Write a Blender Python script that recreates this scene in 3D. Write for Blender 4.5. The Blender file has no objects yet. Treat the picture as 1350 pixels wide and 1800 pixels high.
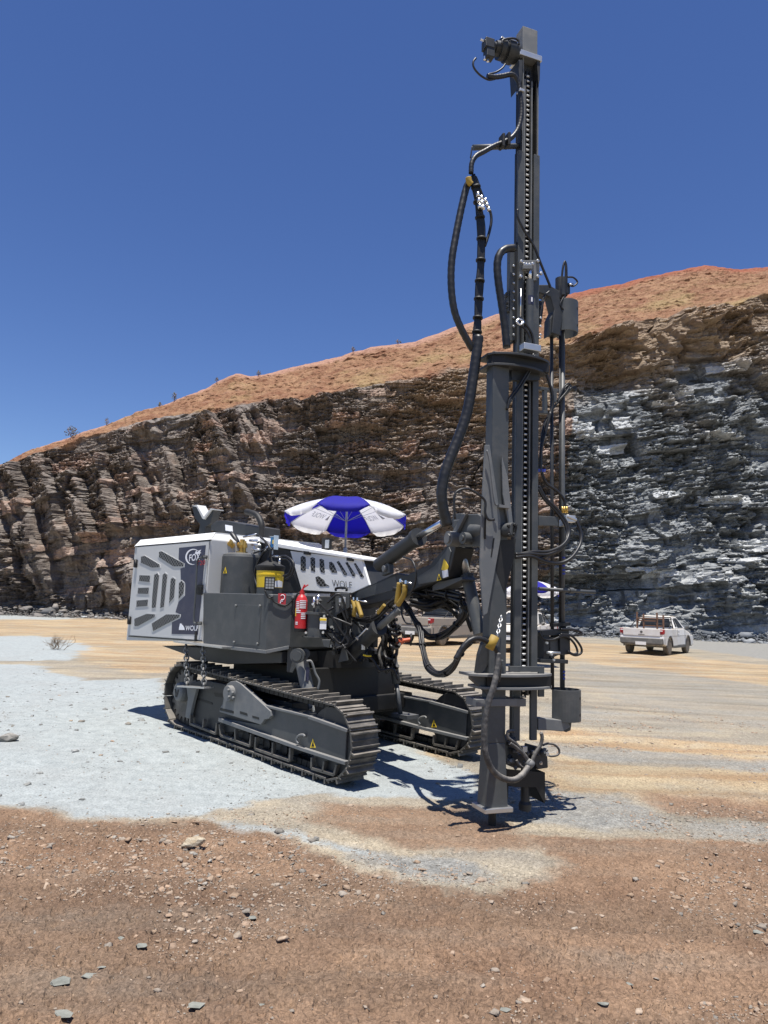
import bpy, bmesh, math, random
import numpy as np
from mathutils import Vector, Matrix
random.seed(7); rng = np.random.default_rng(11)
SC = bpy.context.scene; COL = SC.collection
# ---------------------------------------------------------------- camera, sky, sun, exposure
FPX, CX, CY, EYE = 1248.0, 675.0, 900.0, 1.65
PITCH, ROLL = math.atan(163/FPX), math.radians(1.9)
fw = np.array([0, math.cos(PITCH), math.sin(PITCH)])
r0 = np.array([1.0, 0, 0]); u0 = np.array([0, -math.sin(PITCH), math.cos(PITCH)])
CR = math.cos(ROLL)*r0 + math.sin(ROLL)*u0; CU = -math.sin(ROLL)*r0 + math.cos(ROLL)*u0
CAM = np.array([0, 0, EYE])
cd = bpy.data.cameras.new('camera'); cam = bpy.data.objects.new('camera', cd); COL.objects.link(cam)
cam.matrix_world = Matrix(((CR[0], CU[0], -fw[0], 0), (CR[1], CU[1], -fw[1], 0), (CR[2], CU[2], -fw[2], EYE), (0, 0, 0, 1)))
cd.sensor_fit = 'VERTICAL'; cd.sensor_height = 24; cd.lens = 24*FPX/1800; cd.clip_start = .05; cd.clip_end = 3000
SC.camera = cam
SUN_EL, SUN_AZ = math.radians(78), math.radians(182)      # azimuth measured clockwise from +Y
w = bpy.data.worlds.new('World'); SC.world = w; w.use_nodes = True
nt = w.node_tree; bg = nt.nodes['Background']
sky = nt.nodes.new('ShaderNodeTexSky'); sky.sky_type = 'NISHITA'; sky.sun_disc = False
sky.sun_elevation = SUN_EL; sky.sun_rotation = SUN_AZ; sky.air_density = 1.0; sky.dust_density = .1; sky.ozone_density = 3.0
sky.altitude = 900
hs_ = nt.nodes.new('ShaderNodeHueSaturation'); hs_.inputs['Saturation'].default_value = 1.18; hs_.inputs['Hue'].default_value = .514; nt.links.new(sky.outputs[0], hs_.inputs['Color']); nt.links.new(hs_.outputs[0], bg.inputs[0]); bg.inputs[1].default_value = .091
sd = bpy.data.lights.new('sun', 'SUN'); sd.energy = 5.0; sd.angle = math.radians(.5); sd.color = (1, .965, .91)
so = bpy.data.objects.new('sun', sd); COL.objects.link(so)
sdir = Vector((math.sin(SUN_AZ)*math.cos(SUN_EL), math.cos(SUN_AZ)*math.cos(SUN_EL), math.sin(SUN_EL)))
so.rotation_euler = sdir.to_track_quat('Z', 'Y').to_euler(); so.location = (0, 0, 40)
SC.view_settings.view_transform = 'Standard'; SC.view_settings.look = 'None'; SC.view_settings.exposure = .48
SC.render.resolution_x = 768; SC.render.resolution_y = 1024

# ---------------------------------------------------------------- rays through the surveyed picture -> real planes of the place
def ray(x, y): return fw + CR*((x-CX)/FPX) - CU*((y-CY)/FPX)
def GP(x, y, z=0.0):
    d = ray(x, y); return CAM + d*((z-EYE)/d[2])
def YP(x, y, Y):
    d = ray(x, y); return CAM + d*(Y/d[1])
def plane(x, y, P, n):
    d = ray(x, y); return CAM + d*(((P-CAM) @ n)/(d @ n))
YAW = math.radians(-46)
MF = np.array([math.cos(YAW), math.sin(YAW), 0]); ML = np.array([-math.sin(YAW), math.cos(YAW), 0]); UP = np.array([0, 0, 1.0])
MO = np.array([-.4, 6.7, 0])
def W(u, v, h): return MO + MF*u + ML*v + UP*h
def SP(x, y, v=0.0): return plane(x, y, MO+ML*v, ML)      # on a side plane of the machine
def FP(x, y, u=0.0): return plane(x, y, MO+MF*u, MF)      # on a front plane of the machine
NA = math.radians(-70)
MN = np.array([math.cos(NA), math.sin(NA), 0]); MS = np.array([-math.sin(NA), math.cos(NA), 0])
MA = np.array([.91, 5.72, 0])                             # foot of the column
def Q(s, t, z): return MA + MS*s + MN*t + UP*z
def MP(x, y, t=0.0): return plane(x, y, MA+MN*t, MN)
def MPZ(x, y, t=0.0):
    P = MP(x, y, t)-MA; return float(P @ MS), float(P[2])

# ---------------------------------------------------------------- mesh builder
class MB:
    def __init__(s): s.V = []; s.F = []; s.S = []; s.M = []; s.mi = 0
    def add(s, V, F, smooth=False):
        b = len(s.V); s.V += [tuple(float(c) for c in v) for v in V]
        for f in F: s.F.append([i+b for i in f]); s.S.append(smooth); s.M.append(s.mi)
        return s
    def box(s, c, x, y, z):            # centre and three half-axis vectors
        c, x, y, z = map(lambda a: np.array(a, float), (c, x, y, z))
        P = [c+i*x+j*y+k*z for i in (-1, 1) for j in (-1, 1) for k in (-1, 1)]
        return s.add(P, [(0, 1, 3, 2), (4, 6, 7, 5), (0, 4, 5, 1), (2, 3, 7, 6), (0, 2, 6, 4), (1, 5, 7, 3)])
    def slab(s, pts, vec):             # planar outline given real thickness
        pts = [np.array(p, float) for p in pts]; vec = np.array(vec, float); n = len(pts)
        return s.add(pts+[p+vec for p in pts], [tuple(range(n)), tuple(range(2*n-1, n-1, -1))]+[(i, (i+1) % n, n+(i+1) % n, n+i) for i in range(n)])
    def hull(s, pts):
        bm = bmesh.new()
        for p in pts: bm.verts.new(tuple(float(c) for c in p))
        r = bmesh.ops.convex_hull(bm, input=bm.verts[:])
        bmesh.ops.delete(bm, geom=[v for v in bm.verts if not v.link_faces], context='VERTS')
        bmesh.ops.dissolve_limit(bm, angle_limit=.02, verts=bm.verts[:], edges=bm.edges[:])
        bm.verts.index_update()
        s.add([v.co[:] for v in bm.verts], [[v.index for v in f.verts] for f in bm.faces]); bm.free(); return s
    def ring(s, c, a, b, r, n):
        return [c+(a*math.cos(2*math.pi*i/n)+b*math.sin(2*math.pi*i/n))*r for i in range(n)]
    def tube(s, pts, r, n=10, caps=True):
        pts = [np.array(p, float) for p in pts]; rs = r if hasattr(r, '__len__') else [r]*len(pts)
        T = [pts[min(i+1, len(pts)-1)]-pts[max(i-1, 0)] for i in range(len(pts))]
        T = [t/(np.linalg.norm(t)+1e-12) for t in T]
        a = np.cross(T[0], UP)
        if np.linalg.norm(a) < .1: a = np.cross(T[0], r0)
        a /= np.linalg.norm(a); V = []
        for i, p in enumerate(pts):
            a = a - T[i]*(a @ T[i]); a /= np.linalg.norm(a); b = np.cross(T[i], a)
            V += s.ring(p, a, b, rs[i], n)
        m = len(pts); F = [(i*n+j, i*n+(j+1) % n, (i+1)*n+(j+1) % n, (i+1)*n+j) for i in range(m-1) for j in range(n)]
        s.add(V, F, True)
        if caps:
            b0 = len(s.V)-len(V)
            s.F += [[b0+j for j in range(n)][::-1], [b0+(m-1)*n+j for j in range(n)]]; s.S += [False, False]; s.M += [s.mi]*2
        return s
    def cyl(s, p0, p1, r, n=20, r1=None): return s.tube([p0, p1], [r, r if r1 is None else r1], n)
    def stack(s, p0, ax, prof, n=20):   # turned shape: (distance, radius) pairs along an axis
        ax = np.array(ax, float); ax /= np.linalg.norm(ax); p0 = np.array(p0, float)
        a = np.cross(ax, UP); a = np.cross(ax, r0) if np.linalg.norm(a) < .1 else a; a /= np.linalg.norm(a); b = np.cross(ax, a)
        for (d0, ra), (d1, rb) in zip(prof[:-1], prof[1:]):
            if abs(d1-d0) < 1e-6:
                s.add(s.ring(p0+ax*d0, a, b, ra, n)+s.ring(p0+ax*d1, a, b, rb, n), [(j, (j+1) % n, n+(j+1) % n, n+j) for j in range(n)])
            else: s.add(s.ring(p0+ax*d0, a, b, ra, n)+s.ring(p0+ax*d1, a, b, rb, n), [(j, (j+1) % n, n+(j+1) % n, n+j) for j in range(n)], True)
        for d, r_, rev in ((prof[0][0], prof[0][1], 1), (prof[-1][0], prof[-1][1], 0)):
            if r_ > 1e-4: s.add(s.ring(p0+ax*d, a, b, r_, n), [tuple(range(n))[::-1] if rev else tuple(range(n))])
        return s
    def build(s, name, mat, parent=None, bevel=0, label=None, local=False, weld=False):
        me = bpy.data.meshes.new(name)
        off = np.zeros(3)
        if parent is not None and not local:
            q = parent
            while q is not None: off += np.array(q.location); q = q.parent
        V = [(v[0]-off[0], v[1]-off[1], v[2]-off[2]) for v in s.V]
        me.from_pydata(V, [], s.F); me.polygons.foreach_set('use_smooth', s.S)
        mats = mat if isinstance(mat, (list, tuple)) else [mat]
        for m in mats: me.materials.append(m)
        if len(mats) > 1: me.polygons.foreach_set('material_index', s.M)
        bm = bmesh.new(); bm.from_mesh(me)
        if weld: bmesh.ops.remove_doubles(bm, verts=bm.verts[:], dist=1e-4)
        bmesh.ops.recalc_face_normals(bm, faces=bm.faces[:]); bm.to_mesh(me); bm.free()
        o = bpy.data.objects.new(name, me); COL.objects.link(o)
        if parent is not None: o.parent = parent
        if bevel:
            m = o.modifiers.new('bevel', 'BEVEL'); m.width = bevel; m.segments = 2; m.limit_method = 'ANGLE'; m.angle_limit = math.radians(35); m.harden_normals = False
        if label: o['label'] = label
        return o
def curve(pts, n=8):                    # Catmull-Rom through the points
    P = [np.array(p, float) for p in pts]; P = [2*P[0]-P[1]]+P+[2*P[-1]-P[-2]]; out = []
    for i in range(1, len(P)-2):
        for k in range(n):
            t = k/n; out.append(.5*((2*P[i])+(P[i+1]-P[i-1])*t+(2*P[i-1]-5*P[i]+4*P[i+1]-P[i+2])*t*t+(3*P[i]-P[i-1]-3*P[i+1]+P[i+2])*t**3))
    return out+[P[-2]]
def arclen(pts, step):
    P = np.array(pts); d = np.r_[0, np.cumsum(np.linalg.norm(np.diff(P, axis=0), axis=1))]
    m = max(2, int(d[-1]/step)); q = np.linspace(0, d[-1], m+1)
    return [np.array([np.interp(x, d, P[:, k]) for k in range(3)]) for x in q]
def empty(name, loc, label, cat, group=None, rz=0):
    o = bpy.data.objects.new(name, None); COL.objects.link(o); o.location = tuple(float(a) for a in loc); o.rotation_euler.z = rz
    o.empty_display_size = .2; o['label'] = label; o['category'] = cat
    if group: o['group'] = group
    return o
def tag(o, label, cat, group=None, kind=None):
    o['label'] = label; o['category'] = cat
    if group: o['group'] = group
    if kind: o['kind'] = kind
    return o

# ---------------------------------------------------------------- materials
def newmat(name):
    m = bpy.data.materials.new(name); m.use_nodes = True; return m, m.node_tree.nodes, m.node_tree.links, m.node_tree.nodes['Principled BSDF']
def ramp(N, stops, interp='LINEAR'):
    r = N.new('ShaderNodeValToRGB'); e = r.color_ramp.elements; r.color_ramp.interpolation = interp
    while len(e) < len(stops): e.new(.5)
    for i, (p, c) in enumerate(stops): e[i].position = p; e[i].color = (c[0], c[1], c[2], 1) if hasattr(c, '__len__') else (c, c, c, 1)
    return r
def noise(N, L, vec, scale, detail=4, rough=.55):
    t = N.new('ShaderNodeTexNoise'); t.inputs['Scale'].default_value = scale; t.inputs['Detail'].default_value = detail; t.inputs['Roughness'].default_value = rough
    if vec is not None: L.new(vec, t.inputs['Vector'])
    return t
def mix(N, L, fac, a, b, mode='MIX'):
    m = N.new('ShaderNodeMix'); m.data_type = 'RGBA'; m.blend_type = mode
    for k, v in ((0, fac), (6, a), (7, b)):
        if hasattr(v, 'links') or isinstance(v, bpy.types.NodeSocket): L.new(v, m.inputs[k])
        elif k == 0: m.inputs[0].default_value = v
        else: m.inputs[k].default_value = (v[0], v[1], v[2], 1)
    return m.outputs[2]
def paint(name, col, rough=.45, metal=0, dust=.25, dustcol=(.42, .38, .33), bump=.0, scale=6, spec=.5):
    m, N, L, b = newmat(name); tc = N.new('ShaderNodeTexCoord')
    n1 = noise(N, L, tc.outputs['Object'], scale, 6, .62); r = ramp(N, [(.45, 0), (.75, 1)]); L.new(n1.outputs[0], r.inputs[0])
    n2 = noise(N, L, tc.outputs['Object'], scale*9, 4, .7); r2 = ramp(N, [(.35, .55), (.7, 1)]); L.new(n2.outputs[0], r2.inputs[0])
    mu = N.new('ShaderNodeMath'); mu.operation = 'MULTIPLY'; L.new(r.outputs[0], mu.inputs[0]); L.new(r2.outputs[0], mu.inputs[1])
    # dust settles on faces that look up
    g = N.new('ShaderNodeNewGeometry'); sx = N.new('ShaderNodeSeparateXYZ'); L.new(g.outputs['Normal'], sx.inputs[0])
    up = N.new('ShaderNodeMapRange'); up.inputs[1].default_value = .2; up.inputs[2].default_value = 1; L.new(sx.outputs[2], up.inputs[0])
    ad = N.new('ShaderNodeMath'); ad.operation = 'MULTIPLY_ADD'; L.new(up.outputs[0], ad.inputs[0]); ad.inputs[1].default_value = .9; L.new(mu.outputs[0], ad.inputs[2])
    mu2 = N.new('ShaderNodeMath'); mu2.operation = 'MULTIPLY'; mu2.use_clamp = True; L.new(ad.outputs[0], mu2.inputs[0]); mu2.inputs[1].default_value = dust
    L.new(mix(N, L, mu2.outputs[0], col, dustcol), b.inputs['Base Color'])
    rr = N.new('ShaderNodeMapRange'); rr.inputs[3].default_value = rough; rr.inputs[4].default_value = min(1, rough+.3); L.new(n1.outputs[0], rr.inputs[0]); L.new(rr.outputs[0], b.inputs['Roughness'])
    b.inputs['Metallic'].default_value = metal; b.inputs['Specular IOR Level'].default_value = spec
    bp = N.new('ShaderNodeBump'); bp.inputs['Strength'].default_value = .12+bump; bp.inputs['Distance'].default_value = .004; L.new(n2.outputs[0], bp.inputs['Height']); L.new(bp.outputs[0], b.inputs['Normal'])
    return m
M = dict(
 grey=paint('grey_paint', (.055, .060, .062), .36, dust=.13),
 grey2=paint('worn_grey_paint', (.13, .136, .138), .45, dust=.3),
 dark=paint('dark_paint', (.020, .022, .024), .38, dust=.07),
 black=paint('black_steel', (.006, .006, .006), .45, dust=.035),
 rubber=paint('hose_rubber', (.007, .007, .008), .30, dust=.04, scale=14),
 rubberd=paint('dusty_hose', (.035, .035, .036), .5, dust=.45, scale=20),
 light=paint('light_grey_paint', (.52, .52, .505), .45, dust=.12, dustcol=(.45, .40, .34)),
 white=paint('white_paint', (.80, .80, .78), .4, dust=.12, dustcol=(.5, .45, .38)),
 shoe=paint('track_steel', (.075, .072, .066), .42, metal=.3, dust=.62, dustcol=(.36, .32, .27)),
 chrome=paint('chrome', (.75, .75, .76), .12, metal=1, dust=.05),
 steel=paint('bright_steel', (.55, .55, .54), .3, metal=.9, dust=.15),
 brass=paint('brass', (.55, .36, .10), .3, metal=.9, dust=.1),
 yellow=paint('yellow_sleeve', (.36, .23, .03), .55, dust=.45, dustcol=(.2, .16, .10), scale=18),
 yellowp=paint('yellow_plastic', (.80, .55, .02), .35, dust=.08),
 navy=paint('navy_decal', (.018, .021, .055), .3, dust=.12),
 red=paint('red_paint', (.52, .015, .02), .3, dust=.08),
 redd=paint('red_decal', (.45, .03, .04), .4, dust=.05),
 orange=paint('orange_plastic', (.62, .12, .05), .4, dust=.15),
 whited=paint('white_decal', (.82, .82, .84), .4, dust=.03),
 blue=paint('blue_decal', (.03, .05, .32), .4, dust=.08),
 bluecan=paint('blue_can', (.04, .20, .45), .35, dust=.05),
 cloud=paint('white_cloth', (.88, .88, .90), .7, dust=.03),
 cblue=paint('blue_cloth', (.035, .03, .42), .6, dust=.02),
 carwhite=paint('car_white', (.72, .71, .68), .3, dust=.7, dustcol=(.55, .47, .36), scale=2),
 carsilver=paint('car_beige_silver', (.34, .30, .25), .35, dust=.5, dustcol=(.50, .40, .28), scale=2),
 cargrey=paint('car_grey_plastic', (.09, .088, .082), .6, dust=.3),
 glass=paint('dark_glass', (.02, .024, .028), .08, dust=.05),
 tyre=paint('dusty_tyre', (.14, .12, .095), .8, dust=.5, dustcol=(.42, .35, .26)),
 rim=paint('dusty_rim', (.42, .38, .32), .4, metal=.3, dust=.5),
 lampred=paint('red_lamp', (.35, .012, .015), .2, dust=.1),
 wood=paint('brown_wood', (.20, .10, .055), .75, dust=.2, scale=12),
)
for k in ('cloud', 'cblue'):            # thin cloth lets light through
    b = M[k].node_tree.nodes['Principled BSDF']; b.inputs['Transmission Weight'].default_value = 0
    N, L = M[k].node_tree.nodes, M[k].node_tree.links
    tr = N.new('ShaderNodeBsdfTranslucent'); tr.inputs[0].default_value = (.95, .95, .97, 1) if k == 'cloud' else (.035, .03, .6, 1)
    ms = N.new('ShaderNodeMixShader'); ms.inputs[0].default_value = .55
    L.new(b.outputs[0], ms.inputs[1]); L.new(tr.outputs[0], ms.inputs[2]); L.new(ms.outputs[0], N['Material Output'].inputs[0])
def mesh_vent():                        # dark opening behind a woven wire screen
    m, N, L, b = newmat('wire_screen'); g = N.new('ShaderNodeNewGeometry')
    mp = N.new('ShaderNodeMapping'); mp.inputs['Rotation'].default_value = (0, 0, -YAW); L.new(g.outputs['Position'], mp.inputs[0])
    s = N.new('ShaderNodeSeparateXYZ'); L.new(mp.outputs[0], s.inputs[0]); outs = []
    for sg in (1, -1):
        a = N.new('ShaderNodeMath'); a.operation = 'MULTIPLY_ADD'; L.new(s.outputs[2], a.inputs[0]); a.inputs[1].default_value = sg*1.3; L.new(s.outputs[0], a.inputs[2])
        k = N.new('ShaderNodeMath'); k.operation = 'MULTIPLY'; L.new(a.outputs[0], k.inputs[0]); k.inputs[1].default_value = 15
        f = N.new('ShaderNodeMath'); f.operation = 'FRACT'; L.new(k.outputs[0], f.inputs[0])
        c = N.new('ShaderNodeMath'); c.operation = 'LESS_THAN'; L.new(f.outputs[0], c.inputs[0]); c.inputs[1].default_value = .2; outs.append(c)
    mx = N.new('ShaderNodeMath'); mx.operation = 'MAXIMUM'; L.new(outs[0].outputs[0], mx.inputs[0]); L.new(outs[1].outputs[0], mx.inputs[1])
    L.new(mix(N, L, mx.outputs[0], (.002, .002, .002), (.20, .20, .195)), b.inputs['Base Color']); b.inputs['Roughness'].default_value = .6; return m
M['screen'] = mesh_vent()
M['lens'] = paint('lamp_glass', (.30, .31, .31), .3, dust=.2)
M['chainl'] = paint('worn_chain', (.62, .62, .60), .35, metal=.2, dust=.1)

# ---------------------------------------------------------------- vectorised noise
def hsh(*a):
    h = np.zeros(a[0].shape, np.uint64)+np.uint64(1469598103)
    for i, k in enumerate(a):
        h ^= (k.astype(np.int64).astype(np.uint64)*np.uint64((2654435761, 2246822519, 3266489917)[i % 3])); h = (h*np.uint64(6364136223846793005)+np.uint64(1442695040888963407)); h ^= h >> np.uint64(29)
    return ((h >> np.uint64(16)) & np.uint64(0xffffff)).astype(np.float64)/0xffffff
def vn(x, y, seed=0):
    xi, yi = np.floor(x), np.floor(y); fx, fy = x-xi, y-yi; fx = fx*fx*(3-2*fx); fy = fy*fy*(3-2*fy); sd_ = np.full(x.shape, seed)
    a, b, c, d = hsh(xi, yi, sd_), hsh(xi+1, yi, sd_), hsh(xi, yi+1, sd_), hsh(xi+1, yi+1, sd_)
    return (a*(1-fx)+b*fx)*(1-fy)+(c*(1-fx)+d*fx)*fy
def fbm(x, y, o=4, seed=0, g=.5):
    s, a, t = 0, 1, 0
    for i in range(o): s = s+a*vn(x*2**i+i*17.3, y*2**i-i*9.1, seed+i); t += a; a *= g
    return s/t
def cells(x, y, seed=0, jit=.9):        # worley: value of nearest cell, and edge distance
    xi, yi = np.floor(x), np.floor(y); d1 = np.full(x.shape, 9.); d2 = np.full(x.shape, 9.); val = np.zeros(x.shape); sx = np.zeros(x.shape); sy = np.zeros(x.shape)
    for i in (-1, 0, 1):
        for j in (-1, 0, 1):
            cx_, cy_ = xi+i, yi+j; s_ = np.full(x.shape, seed)
            px = cx_+.5+(hsh(cx_, cy_, s_)-.5)*jit; py = cy_+.5+(hsh(cx_, cy_, s_+1)-.5)*jit
            d = (px-x)**2+(py-y)**2; n = d < d1
            d2 = np.where(n, d1, np.minimum(d2, d)); d1 = np.where(n, d, d1); val = np.where(n, hsh(cx_, cy_, s_+2), val)
            sx = np.where(n, x-px, sx); sy = np.where(n, y-py, sy)
    return val, np.sqrt(d2)-np.sqrt(d1), sx, sy
def sst(a, b, x): t = np.clip((x-a)/(b-a), 0, 1); return t*t*(3-2*t)
def bigmesh(name, P, nr, nc, mat, attrs={}, wrap=False, smooth=False):
    me = bpy.data.meshes.new(name); me.vertices.add(nr*nc); me.vertices.foreach_set('co', P.astype(np.float32).ravel())
    i, j = np.meshgrid(np.arange(nr-1), np.arange(nc if wrap else nc-1), indexing='ij'); a = (i*nc+j).ravel(); j1 = ((j+1) % nc); b = (i*nc+j1).ravel()
    q = np.stack([a, b, b+nc, a+nc], 1); n = len(q)
    me.loops.add(4*n); me.loops.foreach_set('vertex_index', q.ravel().astype(np.int32)); me.polygons.add(n)
    me.polygons.foreach_set('loop_start', np.arange(0, 4*n, 4, dtype=np.int32)); me.polygons.foreach_set('loop_total', np.full(n, 4, np.int32))
    me.polygons.foreach_set('use_smooth', np.full(n, smooth)); me.update(calc_edges=True)
    for k, v in attrs.items():
        if v.ndim == 1: me.attributes.new(k, 'FLOAT', 'POINT').data.foreach_set('value', v.astype(np.float32))
        else: me.attributes.new(k, 'FLOAT_VECTOR', 'POINT').data.foreach_set('vector', v.astype(np.float32).ravel())
    me.materials.append(mat); o = bpy.data.objects.new(name, me); COL.objects.link(o); return o

# ---------------------------------------------------------------- ground
def gz(x, y):                           # height of the pit floor
    u = (x+.4)*MF[0]+(y-6.7)*MF[1]; v = (x+.4)*ML[0]+(y-6.7)*ML[1]
    z = .085*sst(.1, 3.0, -u)*(1-sst(4, 9, np.abs(v-1)))*(1-sst(5, 12, -u))
    far = sst(9, 16, np.hypot(x-.5, y-7)); near = sst(4.9, 3.6, y)
    z = z+.05*(fbm(x*.6, y*.6, 3, 5)-.5)*np.maximum(far, near)*1.5
    return z
def gz1(x, y): return float(gz(np.array([float(x)]), np.array([float(y)]))[0])
def zone(px, py, polys, soft):
    """soft membership of ground points in outlines staked on the pit floor"""
    best = np.zeros(px.shape)
    for poly, k in polys:
        G = np.array([GP(a, b)[:2] for a, b in poly]); n = len(G); ins = np.zeros(px.shape, bool); dist = np.full(px.shape, 1e9)
        for i in range(n):
            x0, y0 = G[i]; x1, y1 = G[(i+1) % n]
            c = ((y0 > py) != (y1 > py)) & (px < (x1-x0)*(py-y0)/((y1-y0) if abs(y1-y0) > 1e-9 else 1e-9)+x0); ins ^= c
            dx, dy = x1-x0, y1-y0; t = np.clip(((px-x0)*dx+(py-y0)*dy)/(dx*dx+dy*dy), 0, 1); dist = np.minimum(dist, np.hypot(px-x0-t*dx, py-y0-t*dy))
        sd_ = np.where(ins, dist, -dist); best = np.maximum(best, k*sst(-1, 1, sd_/soft))
    return best
nr, nc = 760, 1180
rad = np.r_[0.3, np.geomspace(2.2, 60, nr-40), np.geomspace(64, 1500, 39)]
ang = np.r_[np.linspace(-math.pi, -.72, 60)[:-1], np.linspace(-.72, .72, nc-118), np.linspace(.72, math.pi, 60)[1:-1]]; nc = len(ang)
A_, R_ = np.meshgrid(ang, rad); gx = (R_*np.sin(A_)).ravel(); gy = (R_*np.cos(A_)).ravel()
wx = gx+(fbm(gx*1.7, gy*1.7, 4, 21)-.5)*.35*np.clip(gy/6, .6, 4); wy = gy+(fbm(gx*1.7+50, gy*1.7, 4, 33)-.5)*.35*np.clip(gy/6, .6, 4)
wx += (fbm(gx*9, gy*9, 3, 41)-.5)*.12; wy += (fbm(gx*9, gy*9+7, 3, 43)-.5)*.12
sf = np.clip(gy*.024, .06, 1.6)
powder = zone(wx, wy, [
 ([(-300, 1168), (60, 1165), (150, 1200), (285, 1195), (300, 1262), (590, 1385), (690, 1300), (850, 1370), (835, 1405), (650, 1398), (560, 1400), (450, 1408), (385, 1432), (250, 1440), (130, 1432), (60, 1422), (-300, 1395)], 1.0),
 ([(370, 1436), (470, 1452), (560, 1474), (640, 1486), (640, 1494), (540, 1482), (430, 1458)], .8),
 ([(-300, 1112), (70, 1118), (165, 1135), (120, 1160), (-300, 1160)], .95),
 ([(-300, 1068), (30, 1074), (170, 1086), (100, 1090), (-300, 1086)], .7)], sf)
greyz = zone(wx, wy, [
 ([(560, 1470), (700, 1490), (830, 1515), (880, 1545), (850, 1570), (700, 1545), (600, 1500)], .8),
 ([(880, 1375), (960, 1385), (1100, 1405), (1190, 1440), (1210, 1468), (1050, 1465), (930, 1450), (870, 1430)], .9),
 ([(1180, 1450), (1500, 1440), (1500, 1500), (1240, 1480)], .75),
 ([(960, 1090), (1600, 1120), (1600, 1200), (1350, 1160), (1180, 1135), (960, 1115)], 1.0),
 ([(1000, 1165), (1200, 1180), (1500, 1225), (1500, 1290), (1250, 1275), (1100, 1240), (1000, 1200)], .5),
 ([(960, 1235), (1200, 1260), (1280, 1290), (1120, 1285), (960, 1270)], .5),
 ([(940, 1300), (1100, 1318), (1500, 1345), (1500, 1372), (1150, 1345), (940, 1325)], .7),
 ([(600, 1180), (850, 1170), (850, 1250), (720, 1215)], .35)], sf)
yel = zone(wx, wy, [
 ([(-300, 1086), (150, 1084), (330, 1082), (330, 1180), (240, 1190), (150, 1160), (110, 1125), (-300, 1108)], .75),
 ([(620, 1100), (850, 1118), (1100, 1135), (1250, 1160), (1600, 1195), (1600, 1240), (1350, 1205), (1000, 1160), (850, 1160), (640, 1160)], .9),
 ([(950, 1275), (1200, 1300), (1600, 1325), (1600, 1350), (1250, 1335), (950, 1298)], .9),
 ([(960, 1325), (1150, 1350), (1600, 1370), (1600, 1450), (1250, 1432), (1080, 1400), (960, 1385)], .95),
 ([(680, 1320), (850, 1300), (850, 1345), (760, 1335)], .5)], sf*1.3)
red = zone(wx, wy, [
 ([(-400, 1402), (60, 1425), (130, 1438), (250, 1447), (380, 1442), (480, 1470), (560, 1500), (620, 1525), (720, 1560), (860, 1585), (1000, 1520), (940, 1475), (1200, 1480), (1700, 1500), (1700, 2600), (-900, 2600)], 1.0),
 ([(560, 1412), (800, 1415), (920, 1455), (1000, 1500), (800, 1500), (640, 1470), (500, 1440)], .7),
 ([(1120, 1400), (1600, 1420), (1600, 1460), (1200, 1440)], .8)], sf*1.6)
tr = np.zeros(gx.shape)
zz = gz(gx, gy)
# small relief: clods, wheel ruts, grit
den = np.clip(1-gy/30, 0, 1)
clod = fbm(gx*7, gy*7, 4, 61); zz += (clod-.5)*.05*den*(.45+.75*red)*(1-.75*powder)
v_, e_, _, _ = cells(gx*16+fbm(gx*5, gy*5, 2, 4), gy*16, 71); zz += (v_-.5)*.017*den*(.35+red)*(1-.85*powder)
v2_, e2_, _, _ = cells(gx*38, gy*38, 75); zz += (v2_-.4)*.010*sst(9, 5, gy)*(1-.6*powder)*(gy > 0)
ru = np.hypot(gx-1.5, gy+13)+.5*(fbm(gx*.15, gy*.15, 2, 81)); ra_ = np.arctan2(gx-1.5, gy+13); rut = vn(ru*2.6, ra_*3, 9)+.6*vn(ru*7, ra_*6, 19)
tr = sst(.42, .75, .5*vn(ru*1.5, ra_*5, 29)+.35*vn(ru*4.2, ra_*9, 39)+.3*fbm(gx*1.2, gy*1.2, 3, 49))*(gy > 0)
zz += (rut-.8)*.045*den*(.3+yel+.7*red)*(1-powder)*sst(-1, 2, gx)+powder*(fbm(gx*2.2, gy*2.2, 5, 66)-.5)*.035*den
def trk(a_, b_, wd, amp_):
    global zz
    A_t, B_t = GP(*a_)[:2], GP(*b_)[:2]; d_t = (B_t-A_t)/np.linalg.norm(B_t-A_t); s_t = (gx-A_t[0])*d_t[0]+(gy-A_t[1])*d_t[1]; n_t = np.abs(-(gx-A_t[0])*d_t[1]+(gy-A_t[1])*d_t[0])
    Lt = np.linalg.norm(B_t-A_t); m_t = sst(wd, wd-.06, n_t)*sst(-.2, .3, s_t)*sst(Lt+.2, Lt-.3, s_t)*sst(.3, .6, fbm(gx*.9, gy*.9, 3, 12)); zz = zz+m_t*amp_*(np.sin(s_t*2*math.pi/.19)-.8)
trk((40, 1188), (285, 1262), .2, .010); trk((10, 1235), (270, 1330), .2, .008); trk((380, 1330), (560, 1420), .2, .006)
trk((60, 1150), (330, 1190), .2, .012)
nearrig = np.exp(-(((gx-1)**2+(gy-6.2)**2)/1.2)); zz = zz*(1-.5*nearrig)
zz = np.where(R_.ravel() > 100, zz*0, zz)
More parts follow.
